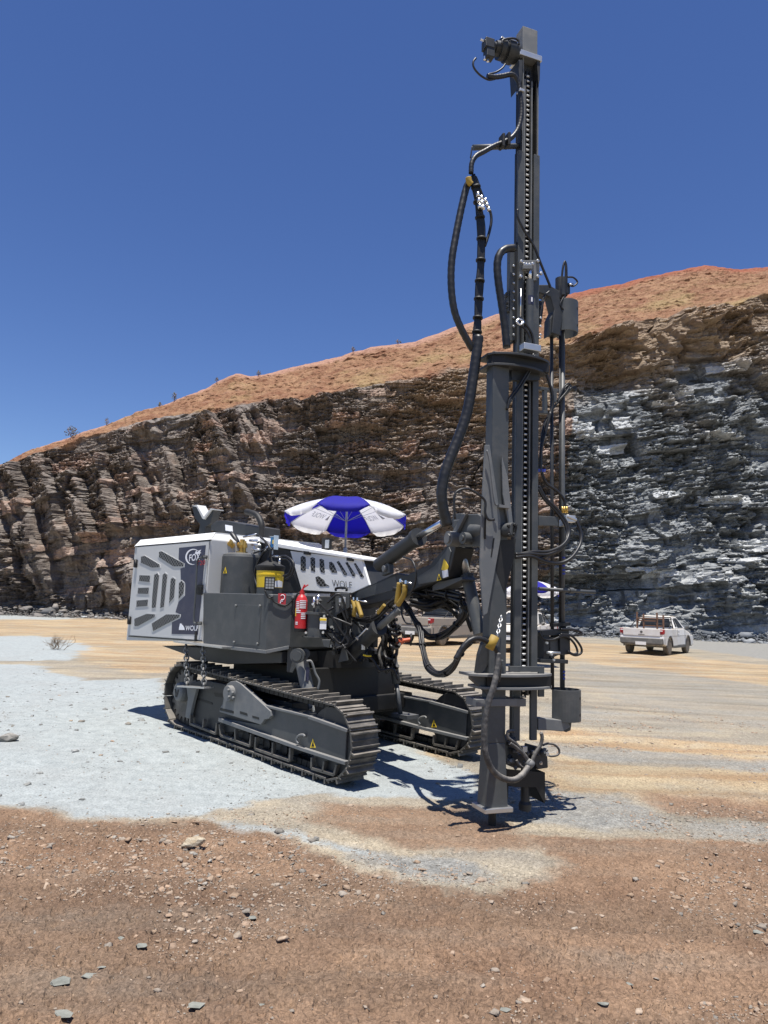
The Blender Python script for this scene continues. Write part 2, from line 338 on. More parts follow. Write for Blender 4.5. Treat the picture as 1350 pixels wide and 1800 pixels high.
# the cliff stands 46 m out: floor carries on beneath it
def ground_mat():
    m, N, L, b = newmat('pit_floor'); g = N.new('ShaderNodeNewGeometry'); pos = g.outputs['Position']
    def att(k):
        a = N.new('ShaderNodeAttribute'); a.attribute_name = k; s = N.new('ShaderNodeSeparateXYZ'); L.new(a.outputs['Vector'], s.inputs[0]); return s.outputs
    z1 = att('zone_a'); z2 = att('zone_b')
    mp = N.new('ShaderNodeMapping'); mp.inputs['Scale'].default_value = (.25, 1.6, 1); mp.inputs['Rotation'].default_value = (0, 0, math.radians(7)); L.new(pos, mp.inputs[0])
    big = noise(N, L, pos, 1.1, 6, .6); med = noise(N, L, pos, 9, 6, .65); fine = noise(N, L, pos, 60, 5, .7); st = noise(N, L, mp.outputs[0], 1.6, 6, .62)
    def R(src, stops): r = ramp(N, stops); L.new(src, r.inputs[0]); return r.outputs[0]
    base = mix(N, L, R(st.outputs[0], [(.36, 0), (.62, 1)]), (.31, .262, .195), (.46, .39, .28))
    base = mix(N, L, R(big.outputs[0], [(.4, 0), (.7, .6)]), base, (.27, .255, .225))
    yc = mix(N, L, R(st.outputs[0], [(.38, 0), (.66, 1)]), (.40, .27, .155), (.52, .415, .265))
    yc = mix(N, L, R(big.outputs[0], [(.5, 0), (.75, .75)]), yc, (.40, .37, .30))
    rc = mix(N, L, R(big.outputs[0], [(.36, 0), (.66, 1)]), (.205, .128, .082), (.31, .205, .132))
    rc = mix(N, L, R(st.outputs[0], [(.5, 0), (.72, .7)]), rc, (.25, .195, .145))
    rc = mix(N, L, R(med.outputs[0], [(.52, 0), (.78, .6)]), rc, (.37, .235, .145))
    gc = mix(N, L, R(med.outputs[0], [(.35, 0), (.65, 1)]), (.225, .222, .205), (.34, .33, .295))
    pc = mix(N, L, R(med.outputs[0], [(.3, 0), (.7, 1)]), (.275, .298, .292), (.39, .415, .402))
    pc = mix(N, L, R(big.outputs[0], [(.46, 0), (.74, .45)]), pc, (.29, .29, .272))
    def soft(f, k=.55, streak=.9, lo=.28, hi_=.72):
        sa = N.new('ShaderNodeMath'); sa.operation = 'MULTIPLY_ADD'; L.new(st.outputs[0], sa.inputs[0]); sa.inputs[1].default_value = streak; sa.inputs[2].default_value = -streak*.5
        sb = N.new('ShaderNodeMath'); sb.operation = 'ADD'; L.new(sa.outputs[0], sb.inputs[0]); L.new(f, sb.inputs[1]); f = sb.outputs[0]
        a = N.new('ShaderNodeMath'); a.operation = 'MULTIPLY_ADD'; L.new(fine.outputs[0], a.inputs[0]); a.inputs[1].default_value = k; a.inputs[2].default_value = -k*.5
        c = N.new('ShaderNodeMath'); c.operation = 'ADD'; L.new(a.outputs[0], c.inputs[0]); L.new(f, c.inputs[1]); return R(c.outputs[0], [(lo, 0), (hi_, 1)])
    c = mix(N, L, soft(z1[2], .5, 1.2, .24, .66), base, yc); c = mix(N, L, soft(z2[0]), c, rc)
    tf = N.new('ShaderNodeMath'); tf.operation = 'MULTIPLY'; tf.inputs[1].default_value = .55; L.new(z2[1], tf.inputs[0]); c = mix(N, L, tf.outputs[0], c, mix(N, L, 1.0, c, (.62, .66, .70), 'MULTIPLY')); c = mix(N, L, soft(z1[1], .55, 1.5, .35, .95), c, gc); c = mix(N, L, soft(z1[0], .95, .5, .25, .75), c, pc)
    vo = N.new('ShaderNodeTexVoronoi'); vo.inputs['Scale'].default_value = 55; L.new(pos, vo.inputs['Vector'])
    sp = R(vo.outputs['Color'], [(0, .62), (.5, .95), (1, 1.25)])
    rp = N.new('ShaderNodeMath'); rp.operation = 'SUBTRACT'; rp.inputs[0].default_value = 1; L.new(z1[0], rp.inputs[1])
    fa = N.new('ShaderNodeMath'); fa.operation = 'MULTIPLY_ADD'; L.new(rp.outputs[0], fa.inputs[0]); fa.inputs[1].default_value = .6; fa.inputs[2].default_value = .15
    c = mix(N, L, fa.outputs[0], c, mix(N, L, 1.0, c, sp, 'MULTIPLY'))
    gr = R(fine.outputs[0], [(.32, .62), (.5, 1), (.72, 1.25)]); c = mix(N, L, .95, c, mix(N, L, 1.0, c, gr, 'MULTIPLY'))
    L.new(c, b.inputs['Base Color']); b.inputs['Roughness'].default_value = .95; b.inputs['Specular IOR Level'].default_value = .15
    b1 = N.new('ShaderNodeBump'); b1.inputs['Distance'].default_value = .012; b1.inputs['Strength'].default_value = .7; L.new(fine.outputs[0], b1.inputs['Height'])
    b2 = N.new('ShaderNodeBump'); b2.inputs['Distance'].default_value = .02; L.new(fa.outputs[0], b2.inputs['Strength']); L.new(vo.outputs['Distance'], b2.inputs['Height']); L.new(b1.outputs[0], b2.inputs['Normal'])
    L.new(b2.outputs[0], b.inputs['Normal']); return m
M['ground'] = ground_mat()
go = bigmesh('ground', np.stack([gx, gy, zz], 1), nr, nc, M['ground'], dict(zone_a=np.stack([powder, greyz, yel], 1), zone_b=np.stack([red, tr, tr], 1)), wrap=True, smooth=True)
go['kind'] = 'structure'; go['label'] = 'pit floor of pale rock dust, tan streaks and reddish brown grit'
from mathutils.bvhtree import BVHTree
keep = (gy > 0) & (np.hypot(gx, gy) < 60)
GXm = zz.reshape(nr, nc)
def gh(x, y):                            # true height of the built ground sheet
    r = math.hypot(x, y); a = math.atan2(x, y); i = int(np.clip(np.searchsorted(rad, r)-1, 0, nr-2)); j = int(np.clip(np.searchsorted(ang, a)-1, 0, nc-2))
    fi = min(1, max(0, (r-rad[i])/(rad[i+1]-rad[i]))); fj = min(1, max(0, (a-ang[j])/(ang[j+1]-ang[j])))
    return float((GXm[i, j]*(1-fj)+GXm[i, j+1]*fj)*(1-fi)+(GXm[i+1, j]*(1-fj)+GXm[i+1, j+1]*fj)*fi)

# ---------------------------------------------------------------- quarry face and the weathered hillside above it
ncx = 1500; cx_ = np.linspace(-260, 1700, ncx)
foot_px = np.interp(cx_, [-260, 0, 100, 300, 600, 1000, 1340, 1700], [1072, 1079, 1083, 1086, 1093, 1110, 1128, 1143])
FY = np.interp(cx_, [-260, 0, 700, 1350, 1700], [56, 54, 51, 48, 46])
crest_px = np.interp(cx_, [-260, 0, 60, 100, 200, 280, 400, 470, 600, 740, 820, 900, 1000, 1060, 1150, 1240, 1350, 1700], [945, 826, 797, 786, 758, 738, 718, 706, 684, 658, 648, 625, 590, 572, 560, 545, 516, 450])
sky_px = np.interp(cx_, [-260, 0, 60, 130, 200, 290, 360, 400, 415, 440, 455, 520, 600, 650, 730, 790, 900, 1005, 1100, 1200, 1240, 1262, 1300, 1350, 1500, 1700], [936, 819, 790, 765, 742, 712, 683, 664, 657, 663, 661, 645, 625, 612, 600, 578, 545, 516, 497, 473, 467, 470, 474, 470, 460, 455])
foot = np.array([YP(a, b, Y) for a, b, Y in zip(cx_, foot_px, FY)]); foot[:, 2] = -.3
ch0 = np.array([YP(a, b, Y+4)[2] for a, b, Y in zip(cx_, crest_px, FY)])
crest = np.array([YP(a, b, Y+.26*h) for a, b, Y, h in zip(cx_, crest_px, FY, ch0)])
bk = np.interp(cx_, [-260, 0, 400, 1000, 1350, 1700], [3, 4, 9, 13, 15, 16])
skyl = np.array([YP(a, b, c[1]+k) for a, b, c, k in zip(cx_, sky_px, crest, bk)])
nA, nB, nC = 430, 150, 12
ks = np.linspace(0, 1, nA)[:, None]; PA = foot[None]*(1-ks[..., None])+crest[None]*ks[..., None]
kb = np.linspace(0, 1, nB+1)[1:][:, None]; sh = kb-.015*np.sin(kb*math.pi); 
PB = crest[None]*(1-kb[..., None])+skyl[None]*kb[..., None]; PB[..., 2] = crest[None, :, 2]*(1-sh)+skyl[None, :, 2]*sh
kc = np.linspace(0, 1, nC+1)[1:]; PC = skyl[None]+np.stack([kc*0, kc*60, -kc**1.5*6-kc*4], 1)[:, None, :]
P = np.concatenate([PA, PB, PC], 0); nrr = P.shape[0]
X, Z = P[..., 0].copy(), P[..., 2].copy()
kk = np.concatenate([np.broadcast_to(ks, (nA, ncx)), 1+np.broadcast_to(kb, (nB, ncx)), 2+np.broadcast_to(kc[:, None], (nC, ncx))], 0)
pxc = np.broadcast_to(cx_[None], kk.shape)
hill = sst(.985, 1.02, kk+(fbm(X*.35, Z*.5, 5, 3)-.5)*.13)
wl = 1-sst(250, 560, pxc)                     # drilled ribs on the left part
greyt = np.interp(cx_, [-260, 900, 985, 1010, 1100, 1170, 1350, 1700], [1300, 1250, 900, 700, 660, 625, 585, 520])
yrow = np.interp(kk.ravel(), [0, 1], [0, 1]).reshape(kk.shape)
ypx = foot_px[None]*(1-np.clip(kk, 0, 1))+crest_px[None]*np.clip(kk, 0, 1)
gmask = sst(-9, 9, ypx-greyt[None]+(fbm(X*.4, Z*.4, 5, 8)-.5)*120)*(kk < 1.01)
zl = Z-.10*X+(fbm(X*.08, Z*.08, 3, 2)-.5)*2.2    # tilted bedding
amp = np.clip(kk*9, .15, 1)*np.clip((1.0-kk)*12+.6, .6, 1)*(1-hill)
D = np.zeros(kk.shape)
# ribs and chutes leaning across the left half: steep side away from the light
rm_ = sst(.40, .60, fbm(X*.16+3, Z*.20, 4, 16)); c1 = X+.52*Z+(fbm(X*.22, Z*.22, 5, 14)-.5)*2.6; q = c1/2.6; qi = np.floor(q); f = q-qi; h1 = hsh(qi, qi*0+3, qi*0)
rib = np.where(f < .80, f/.80, (1-f)/.20)*(.4+1.1*h1); D += rib*1.25*rm_*(.10+1.0*(1-sst(480, 800, pxc)))*sst(.02, .2, kk)
c1b = X+.60*Z+(fbm(X*.5, Z*.5, 3, 15)-.5)*2.0; q2 = c1b/1.15; q2i = np.floor(q2); f2 = q2-q2i; D += np.where(f2 < .8, f2/.8, (1-f2)/.2)*.6*rm_*hsh(q2i, q2i*0+5, q2i*0)*(1-sst(480, 760, pxc))
D += (fbm(X*.10, Z*.08, 3, 31)-.5)*2.2*sst(0, .3, kk)
# blocks bounded by bedding planes and vertical joints: flat fronts, sharp edges
def bricks(x, z, wd, th, seed, jog=.35):
    zz_ = z+th*1.1*(fbm(x*.11/wd+seed, z*.0+seed*3.1, 2, seed)-.5)+th*.9*vn(z*.55/th, z*0+seed, seed+5)
    li = np.floor(zz_/th); fz = zz_/th-li; s_ = np.full(x.shape, float(seed)); off = hsh(li, s_, s_)*7.3; wv = .6+.9*hsh(li, s_+1, s_)
    q = x/(wd*wv)+off+jog*(vn(z*1.1/th, x*.15, seed+9)-.5); ci = np.floor(q); fx = q-ci
    v = hsh(ci, li, s_+2); tl = (hsh(ci, li, s_+4)-.5); return v, fx, fz, tl, ci, li
base_ = fbm(X*.16, zl*.22, 4, 131)*6.0; stp = .8; qb = base_/stp; lf_ = sst(980, 820, pxc); D += ((np.floor(qb)+sst(.80, 1, qb-np.floor(qb)))*stp*.85-2.2)*(1-.45*lf_)
v1, fx1, fz1, tl1, c1_, l1_ = bricks(X, zl, 4.6, 1.7, 11); kL = .62+.38*sst(900, 1020, pxc); D += kL*((v1-.5)*1.15+tl1*(fx1-.5)*1.5)
v3, fx3, fz3, tl3, c3_, l3_ = bricks(X, zl, 2.1, .62, 23); D += kL*((v3-.5)*.72+tl3*(fx3-.5)*.9)
rough_ = sst(.38, .60, fbm(X*.28, Z*.26, 4, 77))
v4, fx4, fz4, tl4, _, _ = bricks(X, zl, .95, .24, 37, .6); D += ((v4-.5)*.46+tl4*(fx4-.5)*.4)*(.30+.9*rough_)*(1-.3*lf_)
v5, fx5, fz5, tl5, _, _ = bricks(X, zl, .50, .115, 43, .8); D += (v5-.5)*.30*(.2+.95*rough_)
D += (fbm(X*3.4, Z*6.5, 3, 44)-.5)*.26*(.3+.8*rough_)
sp_, se_, ssx, ssy = cells(X/.42, zl/.20, 151); D += (sp_-.5)*.30*(.3+.8*rough_); D += (fbm(X*6.5, Z*9, 3, 171)-.5)*.34*(.5+.5*rough_)*(1-sst(820, 1000, pxc)*.5)
th_a = sst(560, 250, pxc)
P[..., 1] -= D*amp

# hillside relief: gullies, terraces, machine scratches
hw = hill*np.clip((2.05-kk)*6, .12, 1)
g1 = fbm(X*.35+.2*Z, P[..., 1]*.18, 4, 91); P[..., 2] += hw*((g1-.5)*.8+(fbm(X*2.6, P[..., 1]*2.6, 4, 92)-.5)*.35)
te = fbm(X*.6, Z*2.6, 3, 95); P[..., 1] -= hw*(te-.5)*.5
P[..., 1] -= hw*(fbm(X*2.2, Z*3.4, 4, 97)-.5)*.5
P[..., 2] += (fbm(X*.8, kk*0, 4, 98)-.5)*.2*sst(1.85, 2, kk)
def cliff_mat():
    m, N, L, b = newmat('slate_face'); g = N.new('ShaderNodeNewGeometry'); pos = g.outputs['Position']
    a = N.new('ShaderNodeAttribute'); a.attribute_name = 'rock'; s = N.new('ShaderNodeSeparateXYZ'); L.new(a.outputs['Vector'], s.inputs[0])
    a2 = N.new('ShaderNodeAttribute'); a2.attribute_name = 'rock_b'; s2 = N.new('ShaderNodeSeparateXYZ'); L.new(a2.outputs['Vector'], s2.inputs[0])
    mp = N.new('ShaderNodeMapping'); mp.inputs['Scale'].default_value = (.30, .30, 2.2); mp.inputs['Rotation'].default_value = (0, math.radians(-6), 0); L.new(pos, mp.inputs[0])
    st = noise(N, L, mp.outputs[0], 1.5, 8, .7); big = noise(N, L, pos, .13, 5, .6); med = noise(N, L, pos, .8, 6, .65); fine = noise(N, L, pos, 5, 5, .7)
    def R(src, stops): r = ramp(N, stops); L.new(src, r.inputs[0]); return r.outputs[0]
    br = mix(N, L, R(st.outputs[0], [(.3, 0), (.7, 1)]), (.105, .087, .075), (.255, .212, .175))
    br = mix(N, L, R(med.outputs[0], [(.5, 0), (.72, .4)]), br, (.30, .20, .145))
    br = mix(N, L, R(big.outputs[0], [(.52, 0), (.66, .6)]), br, (.235, .215, .195))
    br = mix(N, L, R(s2.outputs[0], [(0, .0), (.8, 0), (.9, .5), (1, .7)]), br, (.46, .30, .22))
    gr = mix(N, L, R(st.outputs[0], [(.28, 0), (.72, 1)]), (.065, .073, .078), (.26, .275, .28))
    gr = mix(N, L, R(med.outputs[0], [(.53, 0), (.66, .7)]), gr, (.40, .415, .41))
    gr = mix(N, L, R(s2.outputs[0], [(0, 0), (.86, 0), (.90, .6), (1, .8)]), gr, (.56, .57, .56))
    mv = N.new('ShaderNodeMapping'); mv.inputs['Rotation'].default_value = (0, math.radians(27), 0); mv.inputs['Scale'].default_value = (1.5, .5, .13); L.new(pos, mv.inputs[0]); vs_ = noise(N, L, mv.outputs[0], 1.3, 6, .65)
    br = mix(N, L, R(vs_.outputs[0], [(.40, .75), (.52, 0)]), br, (.085, .066, .055)); br = mix(N, L, R(vs_.outputs[0], [(.58, 0), (.70, .55)]), br, (.34, .23, .165))
    c = mix(N, L, s.outputs[0], br, gr)
    # ochre belt under the crest and the red hillside
    oc = mix(N, L, R(st.outputs[0], [(.35, 0), (.65, 1)]), (.17, .115, .075), (.33, .24, .15))
    c = mix(N, L, s.outputs[2], c, oc)
    hi = mix(N, L, R(med.outputs[0], [(.35, 0), (.65, 1)]), (.175, .075, .038), (.31, .18, .098))
    hi = mix(N, L, R(big.outputs[0], [(.54, 0), (.66, .8)]), hi, (.29, .205, .095))
    hi = mix(N, L, R(st.outputs[0], [(.55, 0), (.72, .6)]), hi, (.36, .22, .155))
    hi = mix(N, L, R(s2.outputs[1], [(.84, 0), (.92, .75), (.97, .95), (1, .9)]), hi, mix(N, L, s2.outputs[2], (.36, .205, .145), (.26, .085, .045)))
    c = mix(N, L, s.outputs[1], c, hi)
    c = mix(N, L, .8, c, mix(N, L, 1.0, c, R(fine.outputs[0], [(.25, .6), (.5, 1), (.75, 1.35)]), 'MULTIPLY'))
    sn = N.new('ShaderNodeSeparateXYZ'); L.new(g.outputs['True Normal'], sn.inputs[0]); hv = N.new('ShaderNodeMath'); hv.operation = 'MULTIPLY_ADD'; hv.use_clamp = True; L.new(s.outputs[1], hv.inputs[0]); hv.inputs[1].default_value = -1; L.new(R(sn.outputs[2], [(.55, 0), (.9, .4)]), hv.inputs[2]); c = mix(N, L, hv.outputs[0], c, mix(N, L, .5, c, (.45, .43, .39)))  # paler upward ledge tops: settled dust, doubling as highlights painted into the colour
    L.new(c, b.inputs['Base Color']); b.inputs['Roughness'].default_value = .85; b.inputs['Specular IOR Level'].default_value = .25
    bp = N.new('ShaderNodeBump'); bp.inputs['Distance'].default_value = .16; bp.inputs['Strength'].default_value = .75; L.new(st.outputs[0], bp.inputs['Height'])
    bq = N.new('ShaderNodeBump'); bq.inputs['Distance'].default_value = .10; bq.inputs['Strength'].default_value = .6; L.new(fine.outputs[0], bq.inputs['Height']); L.new(bp.outputs[0], bq.inputs['Normal'])
    L.new(bq.outputs[0], b.inputs['Normal']); return m
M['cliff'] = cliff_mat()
ochre = (sst(.66, .80, kk+(fbm(X*.2, Z*.2, 3, 18)-.5)*.35)*(1-hill)*sst(550, 850, pxc)).ravel()*.85
redtop = sst(900, 1020, pxc).ravel()
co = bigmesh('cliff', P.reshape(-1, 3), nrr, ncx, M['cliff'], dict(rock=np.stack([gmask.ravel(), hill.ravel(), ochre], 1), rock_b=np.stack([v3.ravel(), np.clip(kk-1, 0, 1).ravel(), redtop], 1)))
co['kind'] = 'structure'; co['label'] = 'stepped slate quarry face, brown on the left and blue grey on the right, under an orange slope'

# ================================================================ the drill rig
rig = empty('drill_rig', MO, 'tall dark grey crawler drill rig with light grey cabinets and a high mast', 'drill rig')
def zc(ox, oy, k, pts): return [(ox+x/k, oy+y/k) for x, y in pts]
Z1 = lambda *p: zc(200, 850, 4.5, p)
Z2 = lambda *p: zc(430, 850, 4.5, p)
Z3 = lambda *p: zc(600, 850, 4.5, p)
Z4 = lambda *p: zc(260, 1130, 3.068, p)
Z5 = lambda *p: zc(780, 1150, 5, p)
M1 = lambda *p: zc(780, 20, 5.625, p)
M2 = lambda *p: zc(760, 300, 4.821, p)
M3 = lambda *p: zc(760, 600, 4.5, p)
M4 = lambda *p: zc(780, 850, 4.821, p)
def side(pts, v, th, mb=None):          # outline on a side plane of the machine, th = thickness inward
    return (mb or MB()).slab([SP(x, y, v) for x, y in pts], ML*th)
def frontm(pts, t, th, mb=None):        # outline on a mast plane, th = thickness backwards
    return (mb or MB()).slab([MP(x, y, t) for x, y in pts], -MN*th)
class Multi:
    def __init__(s): s.L = []
    def build(s, name, mat, parent=None, **k):
        for m in s.L: o = m.build(name, mat, parent, **k)
        return o
def bolts(mb, pts, f, nrm, r=.012, h=.012):
    if not mb.V:
        q = Multi()
        for x, y in pts: q.L.append(MB().stack(f(x, y), nrm, [(0, r), (h*.7, r), (h, r*.7)], 8))
        return q
    for x, y in pts: p = f(x, y); mb.stack(p, nrm, [(0, r), (h*.7, r), (h, r*.7)], 8)
    return mb
def hose(name, pts, r, mat='rubber', parent=rig, ribs=0, n=10, label=None):
    c = curve(pts, 8)
    if ribs:
        c = arclen(c, ribs/3); rr = [r*(1 if i % 3 else .945) for i in range(len(c))]; mb = MB().tube(c, rr, 10)
    else: mb = MB().tube(c, r, n)
    return mb.build(name, M[mat], parent, label=label)
def bundle(name, pts, r, k, spread, mat='rubber', parent=rig, ties=5):
    """several hoses strapped together"""
    c = curve(pts, 8); mb = MB()
    for i in range(k):
        a = 2*math.pi*i/k+.4; off = np.array([math.cos(a)*.8, math.cos(a)*.2, math.sin(a)])*spread
        wob = [p+off*(1+.25*math.sin(j*.35+i*2)) for j, p in enumerate(c)]; mb.tube(wob, r, 8)
    o = mb.build(name, M[mat], parent)
    for q in range(1, ties+1):
        j = int(len(c)*q/(ties+1)); d = c[min(j+1, len(c)-1)]-c[j-1]; d /= np.linalg.norm(d); MB().cyl(c[j]-d*.008, c[j]+d*.008, spread+r*1.15, 12).build('hose_tie', M['black'], o)
    return o
def chain(mb, p0, p1, n, wd, r):
    p0, p1 = np.array(p0, float), np.array(p1, float); d = (p1-p0)/n; L_ = np.linalg.norm(d); t = d/L_
    a = np.cross(t, UP); a = r0.copy() if np.linalg.norm(a) < .2 else a/np.linalg.norm(a); b = np.cross(t, a)
    for i in range(n):
        c = p0+d*(i+.5); s_ = a if i % 2 else b
        loop = [c+t*math.sin(q)*L_*.72+s_*math.cos(q)*wd for q in np.linspace(0, 2*math.pi, 9)[:-1]]; loop.append(loop[0]); mb.tube(loop, r, 5, caps=False)
    return mb
def text(name, s, bl, br, tl, mat, parent, lift, width=0):
    """lettering laid in the parallelogram bottom-left, bottom-right, top-left"""
    cu = bpy.data.curves.new(name, 'FONT'); cu.body = s; cu.size = 1; cu.extrude = 0; cu.offset = width; to = bpy.data.objects.new(name, cu); COL.objects.link(to)
    bpy.context.view_layer.update(); me = bpy.data.meshes.new_from_object(to.evaluated_get(bpy.context.evaluated_depsgraph_get())); bpy.data.objects.remove(to)
    V = np.array([v.co[:] for v in me.vertices]); lo, hi = V.min(0), V.max(0); q = (V-lo)/np.maximum(hi-lo, 1e-6)
    bl, br, tl = map(np.array, (bl, br, tl)); Pp = bl+q[:, :1]*(br-bl)+q[:, 1:2]*(tl-bl)+np.array(lift)
    off = np.array(parent.location)*0; k = parent
    while k is not None: off = off+np.array(k.location); k = k.parent
    for v, p in zip(me.vertices, Pp): v.co = p-off
    me.materials.append(M[mat]); o = bpy.data.objects.new(name, me); COL.objects.link(o); o.parent = parent; return o

# ---- crawler tracks
RC, RR, FC, FR = np.array([-2.88, .488]), .365, np.array([-.08, .388]), .345
def track_path(n):
    pts = []
    d = FC-RC; L_ = np.linalg.norm(d); be = math.asin((RR-FR)/L_); a0 = math.atan2(d[1], d[0]); au = a0+math.pi/2-be*0
    for q in np.linspace(a0+math.pi/2, a0+math.pi*1.5, 24): pts.append(RC+RR*np.array([math.cos(q), math.sin(q)]))
    for q in np.linspace(a0-math.pi/2, a0+math.pi/2, 24): pts.append(FC+FR*np.array([math.cos(q), math.sin(q)]))
    pts.append(pts[0]); Pp = np.array(pts); dd = np.r_[0, np.cumsum(np.linalg.norm(np.diff(Pp, axis=0), axis=1))]
    out = []
    for i in range(n):
        s_ = dd[-1]*(i+.3)/n; p = np.array([np.interp(s_, dd, Pp[:, 0]), np.interp(s_, dd, Pp[:, 1])]); q = np.array([np.interp((s_+.02) % dd[-1], dd, Pp[:, 0]), np.interp((s_+.02) % dd[-1], dd, Pp[:, 1])])
        t = (q-p)/np.linalg.norm(q-p); out.append((p, t))
    return out
def crawler():
    mb = MB(); F4 = lambda p: Z4(*p)
    side(F4([(232, 215), (300, 200), (420, 225), (600, 332), (605, 470), (380, 488), (300, 470), (228, 430)]), .06, .22, mb)
    tr_ = mb.build('crawler_track', M['dark'], rig, bevel=.006, label='crawler track with steel grouser shoes')
    side(F4([(605, 335), (860, 398), (872, 410), (1072, 478), (1062, 652), (610, 500), (380, 425), (384, 405), (600, 440)]), .03, .24).build('track_frame', M['grey'], tr_, bevel=.008)
    mb = MB(); side(F4([(380, 403), (830, 566), (1062, 640), (1060, 660), (826, 584), (378, 424)]), -.012, .06, mb)
    side(F4([(862, 392), (1074, 466), (1072, 484), (862, 410)]), -.005, .06, mb); side(F4([(610, 330), (862, 392), (862, 404), (612, 344)]), .0, .06, mb)
    mb.build('frame_rail', M['grey2'], tr_, bevel=.004)
    pp = side(F4([(425, 222), (445, 208), (472, 205), (497, 218), (660, 368), (664, 395), (650, 410), (628, 414), (608, 442), (385, 372), (388, 352), (402, 330), (414, 262)]), -.012, .05).build('pivot_plate', M['grey2'], tr_, bevel=.005)
    c = SP(*F4([(450, 272)])[0], -.012); mb = MB().stack(c, -ML, [(0, .085), (.05, .085), (.055, .08)], 24); mb.build('pivot_cap', M['grey2'], pp, bevel=.004)
    mb = MB(); Sp = lambda q, v: side(F4(q), v, .01).build('frame_slot', M['black'], tr_)
    Sp([(495, 368), (535, 380), (537, 394), (497, 382)], -.014); Sp([(562, 392), (598, 402), (600, 414), (564, 404)], -.014); Sp([(390, 350), (462, 368), (462, 382), (388, 364)], -.0145)
    Sp([(262, 295), (345, 322), (346, 334), (264, 306)], .056); Sp([(355, 268), (412, 274), (412, 296), (362, 290)], .056)
    #, (535, 380), (537, 394), (497, 382)]), -.014, .01, mb); side(F4([(562, 392), (598, 402), (600, 414), (564, 404)]), -.014, .01, mb); side(F4([(390, 350), (462, 368), (462, 382), (388, 364)]), -.0145, .01, mb)
    #, (346, 334), (264, 306)]), .056, .01, mb); side(F4([(355, 268), (412, 274), (412, 296), (362, 290)]), .056, .01, mb)
    mb = bolts(MB(), F4([(438, 255), (460, 270), (440, 292), (463, 297)]), lambda x, y: SP(x, y, -.067), -ML, .016, .022); mb.build('bolt', M['grey2'], pp)
    # roller guards and rollers
    for gq in ([(392, 440), (562, 492), (556, 556), (398, 500)], [(588, 508), (774, 566), (770, 636), (584, 572)], [(890, 618), (1024, 656), (1010, 712), (888, 676)], [(236, 388), (378, 432), (372, 490), (232, 436)]):
        q = F4(gq); g = MB()
        (x0, y0), (x1, y1), (x2, y2), (x3, y3) = q
        def bar(a, b, wd): 
            A3, B3 = SP(*a, .02), SP(*b, .02); g.box((A3+B3)/2, (B3-A3)/2, ML*.02, UP*wd)
        bar(q[3], q[2], .012); 
        for s_ in (0, .5, 1):
            a = (x0+(x1-x0)*s_, y0+(y1-y0)*s_); b = (x3+(x2-x3)*s_, y3+(y2-y3)*s_); A3, B3 = SP(*a, .02), SP(*b, .02); g.box((A3+B3)/2, (B3-A3)/2, ML*.02, MF*.012)
        g.build('roller_guard', M['shoe'], tr_)
        side([(x0, y0), (x1, y1), (x2, y2), (x3, y3)], .10, .14).build('roller_housing', M['dark'], tr_)
        for s_ in (.25, .75):
            a = (x0+(x1-x0)*s_+(x3-x0)*.4, y0+(y1-y0)*s_+(y3-y0)*.4); MB().stack(SP(*a, .07), ML, [(0, .03), (.01, .065), (.22, .065)], 16).build('road_roller', M['black'], tr_)
    # wheels at both ends
    fc = W(FC[0], .05, FC[1]); mb = MB().stack(fc, ML, [(0, .20), (.0, .30), (.05, .315), (.22, .315), (.26, .28)], 36)
    mb.build('idler_wheel', M['dark'], tr_); MB().stack(fc+ML*.045, ML, [(0, .318), (.0, .30), (.01, .30), (.01, .318)], 36).build('idler_rim', M['shoe'], tr_)
    rc = W(RC[0], .08, RC[1]); mb = MB(); n = 20; prof = []
    for i in range(n*4):
        q = 2*math.pi*i/(n*4); rr = .31 if (i % 4) in (0, 1) else .26; prof.append(rc+MF*math.cos(q)*rr+UP*math.sin(q)*rr)
    mb.slab(prof, ML*.06).build('sprocket', M['shoe'], tr_)
    hb = SP(*F4([(156, 266)])[0], -.02); MB().stack(hb, ML, [(0, .085), (.015, .105), (.05, .115), (.2, .115)], 28).build('final_drive', M['grey2'], tr_, bevel=.004)
    g = MB(); 
    for s_ in (-1, 1): g.slab([hb-ML*.003+MF*.012*s_+UP*-.06, hb-ML*.003+MF*.05*s_+UP*.035, hb-ML*.003+MF*.028*s_+UP*.035, hb-ML*.003-UP*.02], -ML*.006)
    g.build('drive_emblem', M['dark'], tr_)
    mb = MB(); side(F4([(208, 240), (262, 248), (240, 330), (222, 410), (200, 400), (215, 300)]), .0, .04, mb); mb.build('drive_bracket', M['grey2'], tr_, bevel=.004)
    sg = side(F4([(889, 516), (903, 566), (874, 566)]), .027, .004).build('warning_sticker', M['yellowp'], tr_); 
    g = MB(); side(F4([(889, 532), (896, 559), (881, 559)]), .0245, .003, g); g.build('warning_mark', M['black'], tr_)
    lp = [SP(*q, .0) for q in F4([(812, 545), (802, 522), (815, 500), (838, 496), (846, 506)])]; MB().tube(curve(lp, 5), .012, 8).build('tow_eye', M['grey2'], tr_)
    # chain guide plates along both sides of the belt
    for v in (.10, .22):
        mb = MB(); pts = track_path(96); 
        for p, t in pts:
            nrm = np.array([t[1], -t[0]]); nrm = nrm if nrm @ (p-(RC+FC)/2) > 0 else -nrm
            c = W(p[0], v, p[1])-(MF*nrm[0]+UP*nrm[1])*.055; mb.box(c, (MF*t[0]+UP*t[1])*.036, ML*.014, (MF*nrm[0]+UP*nrm[1])*.028)
        mb.build('link_chain', M['black'], tr_)
    s_ = MB(); X_, Y_, Z_ = np.array([1., 0, 0]), np.array([0, 1., 0]), UP
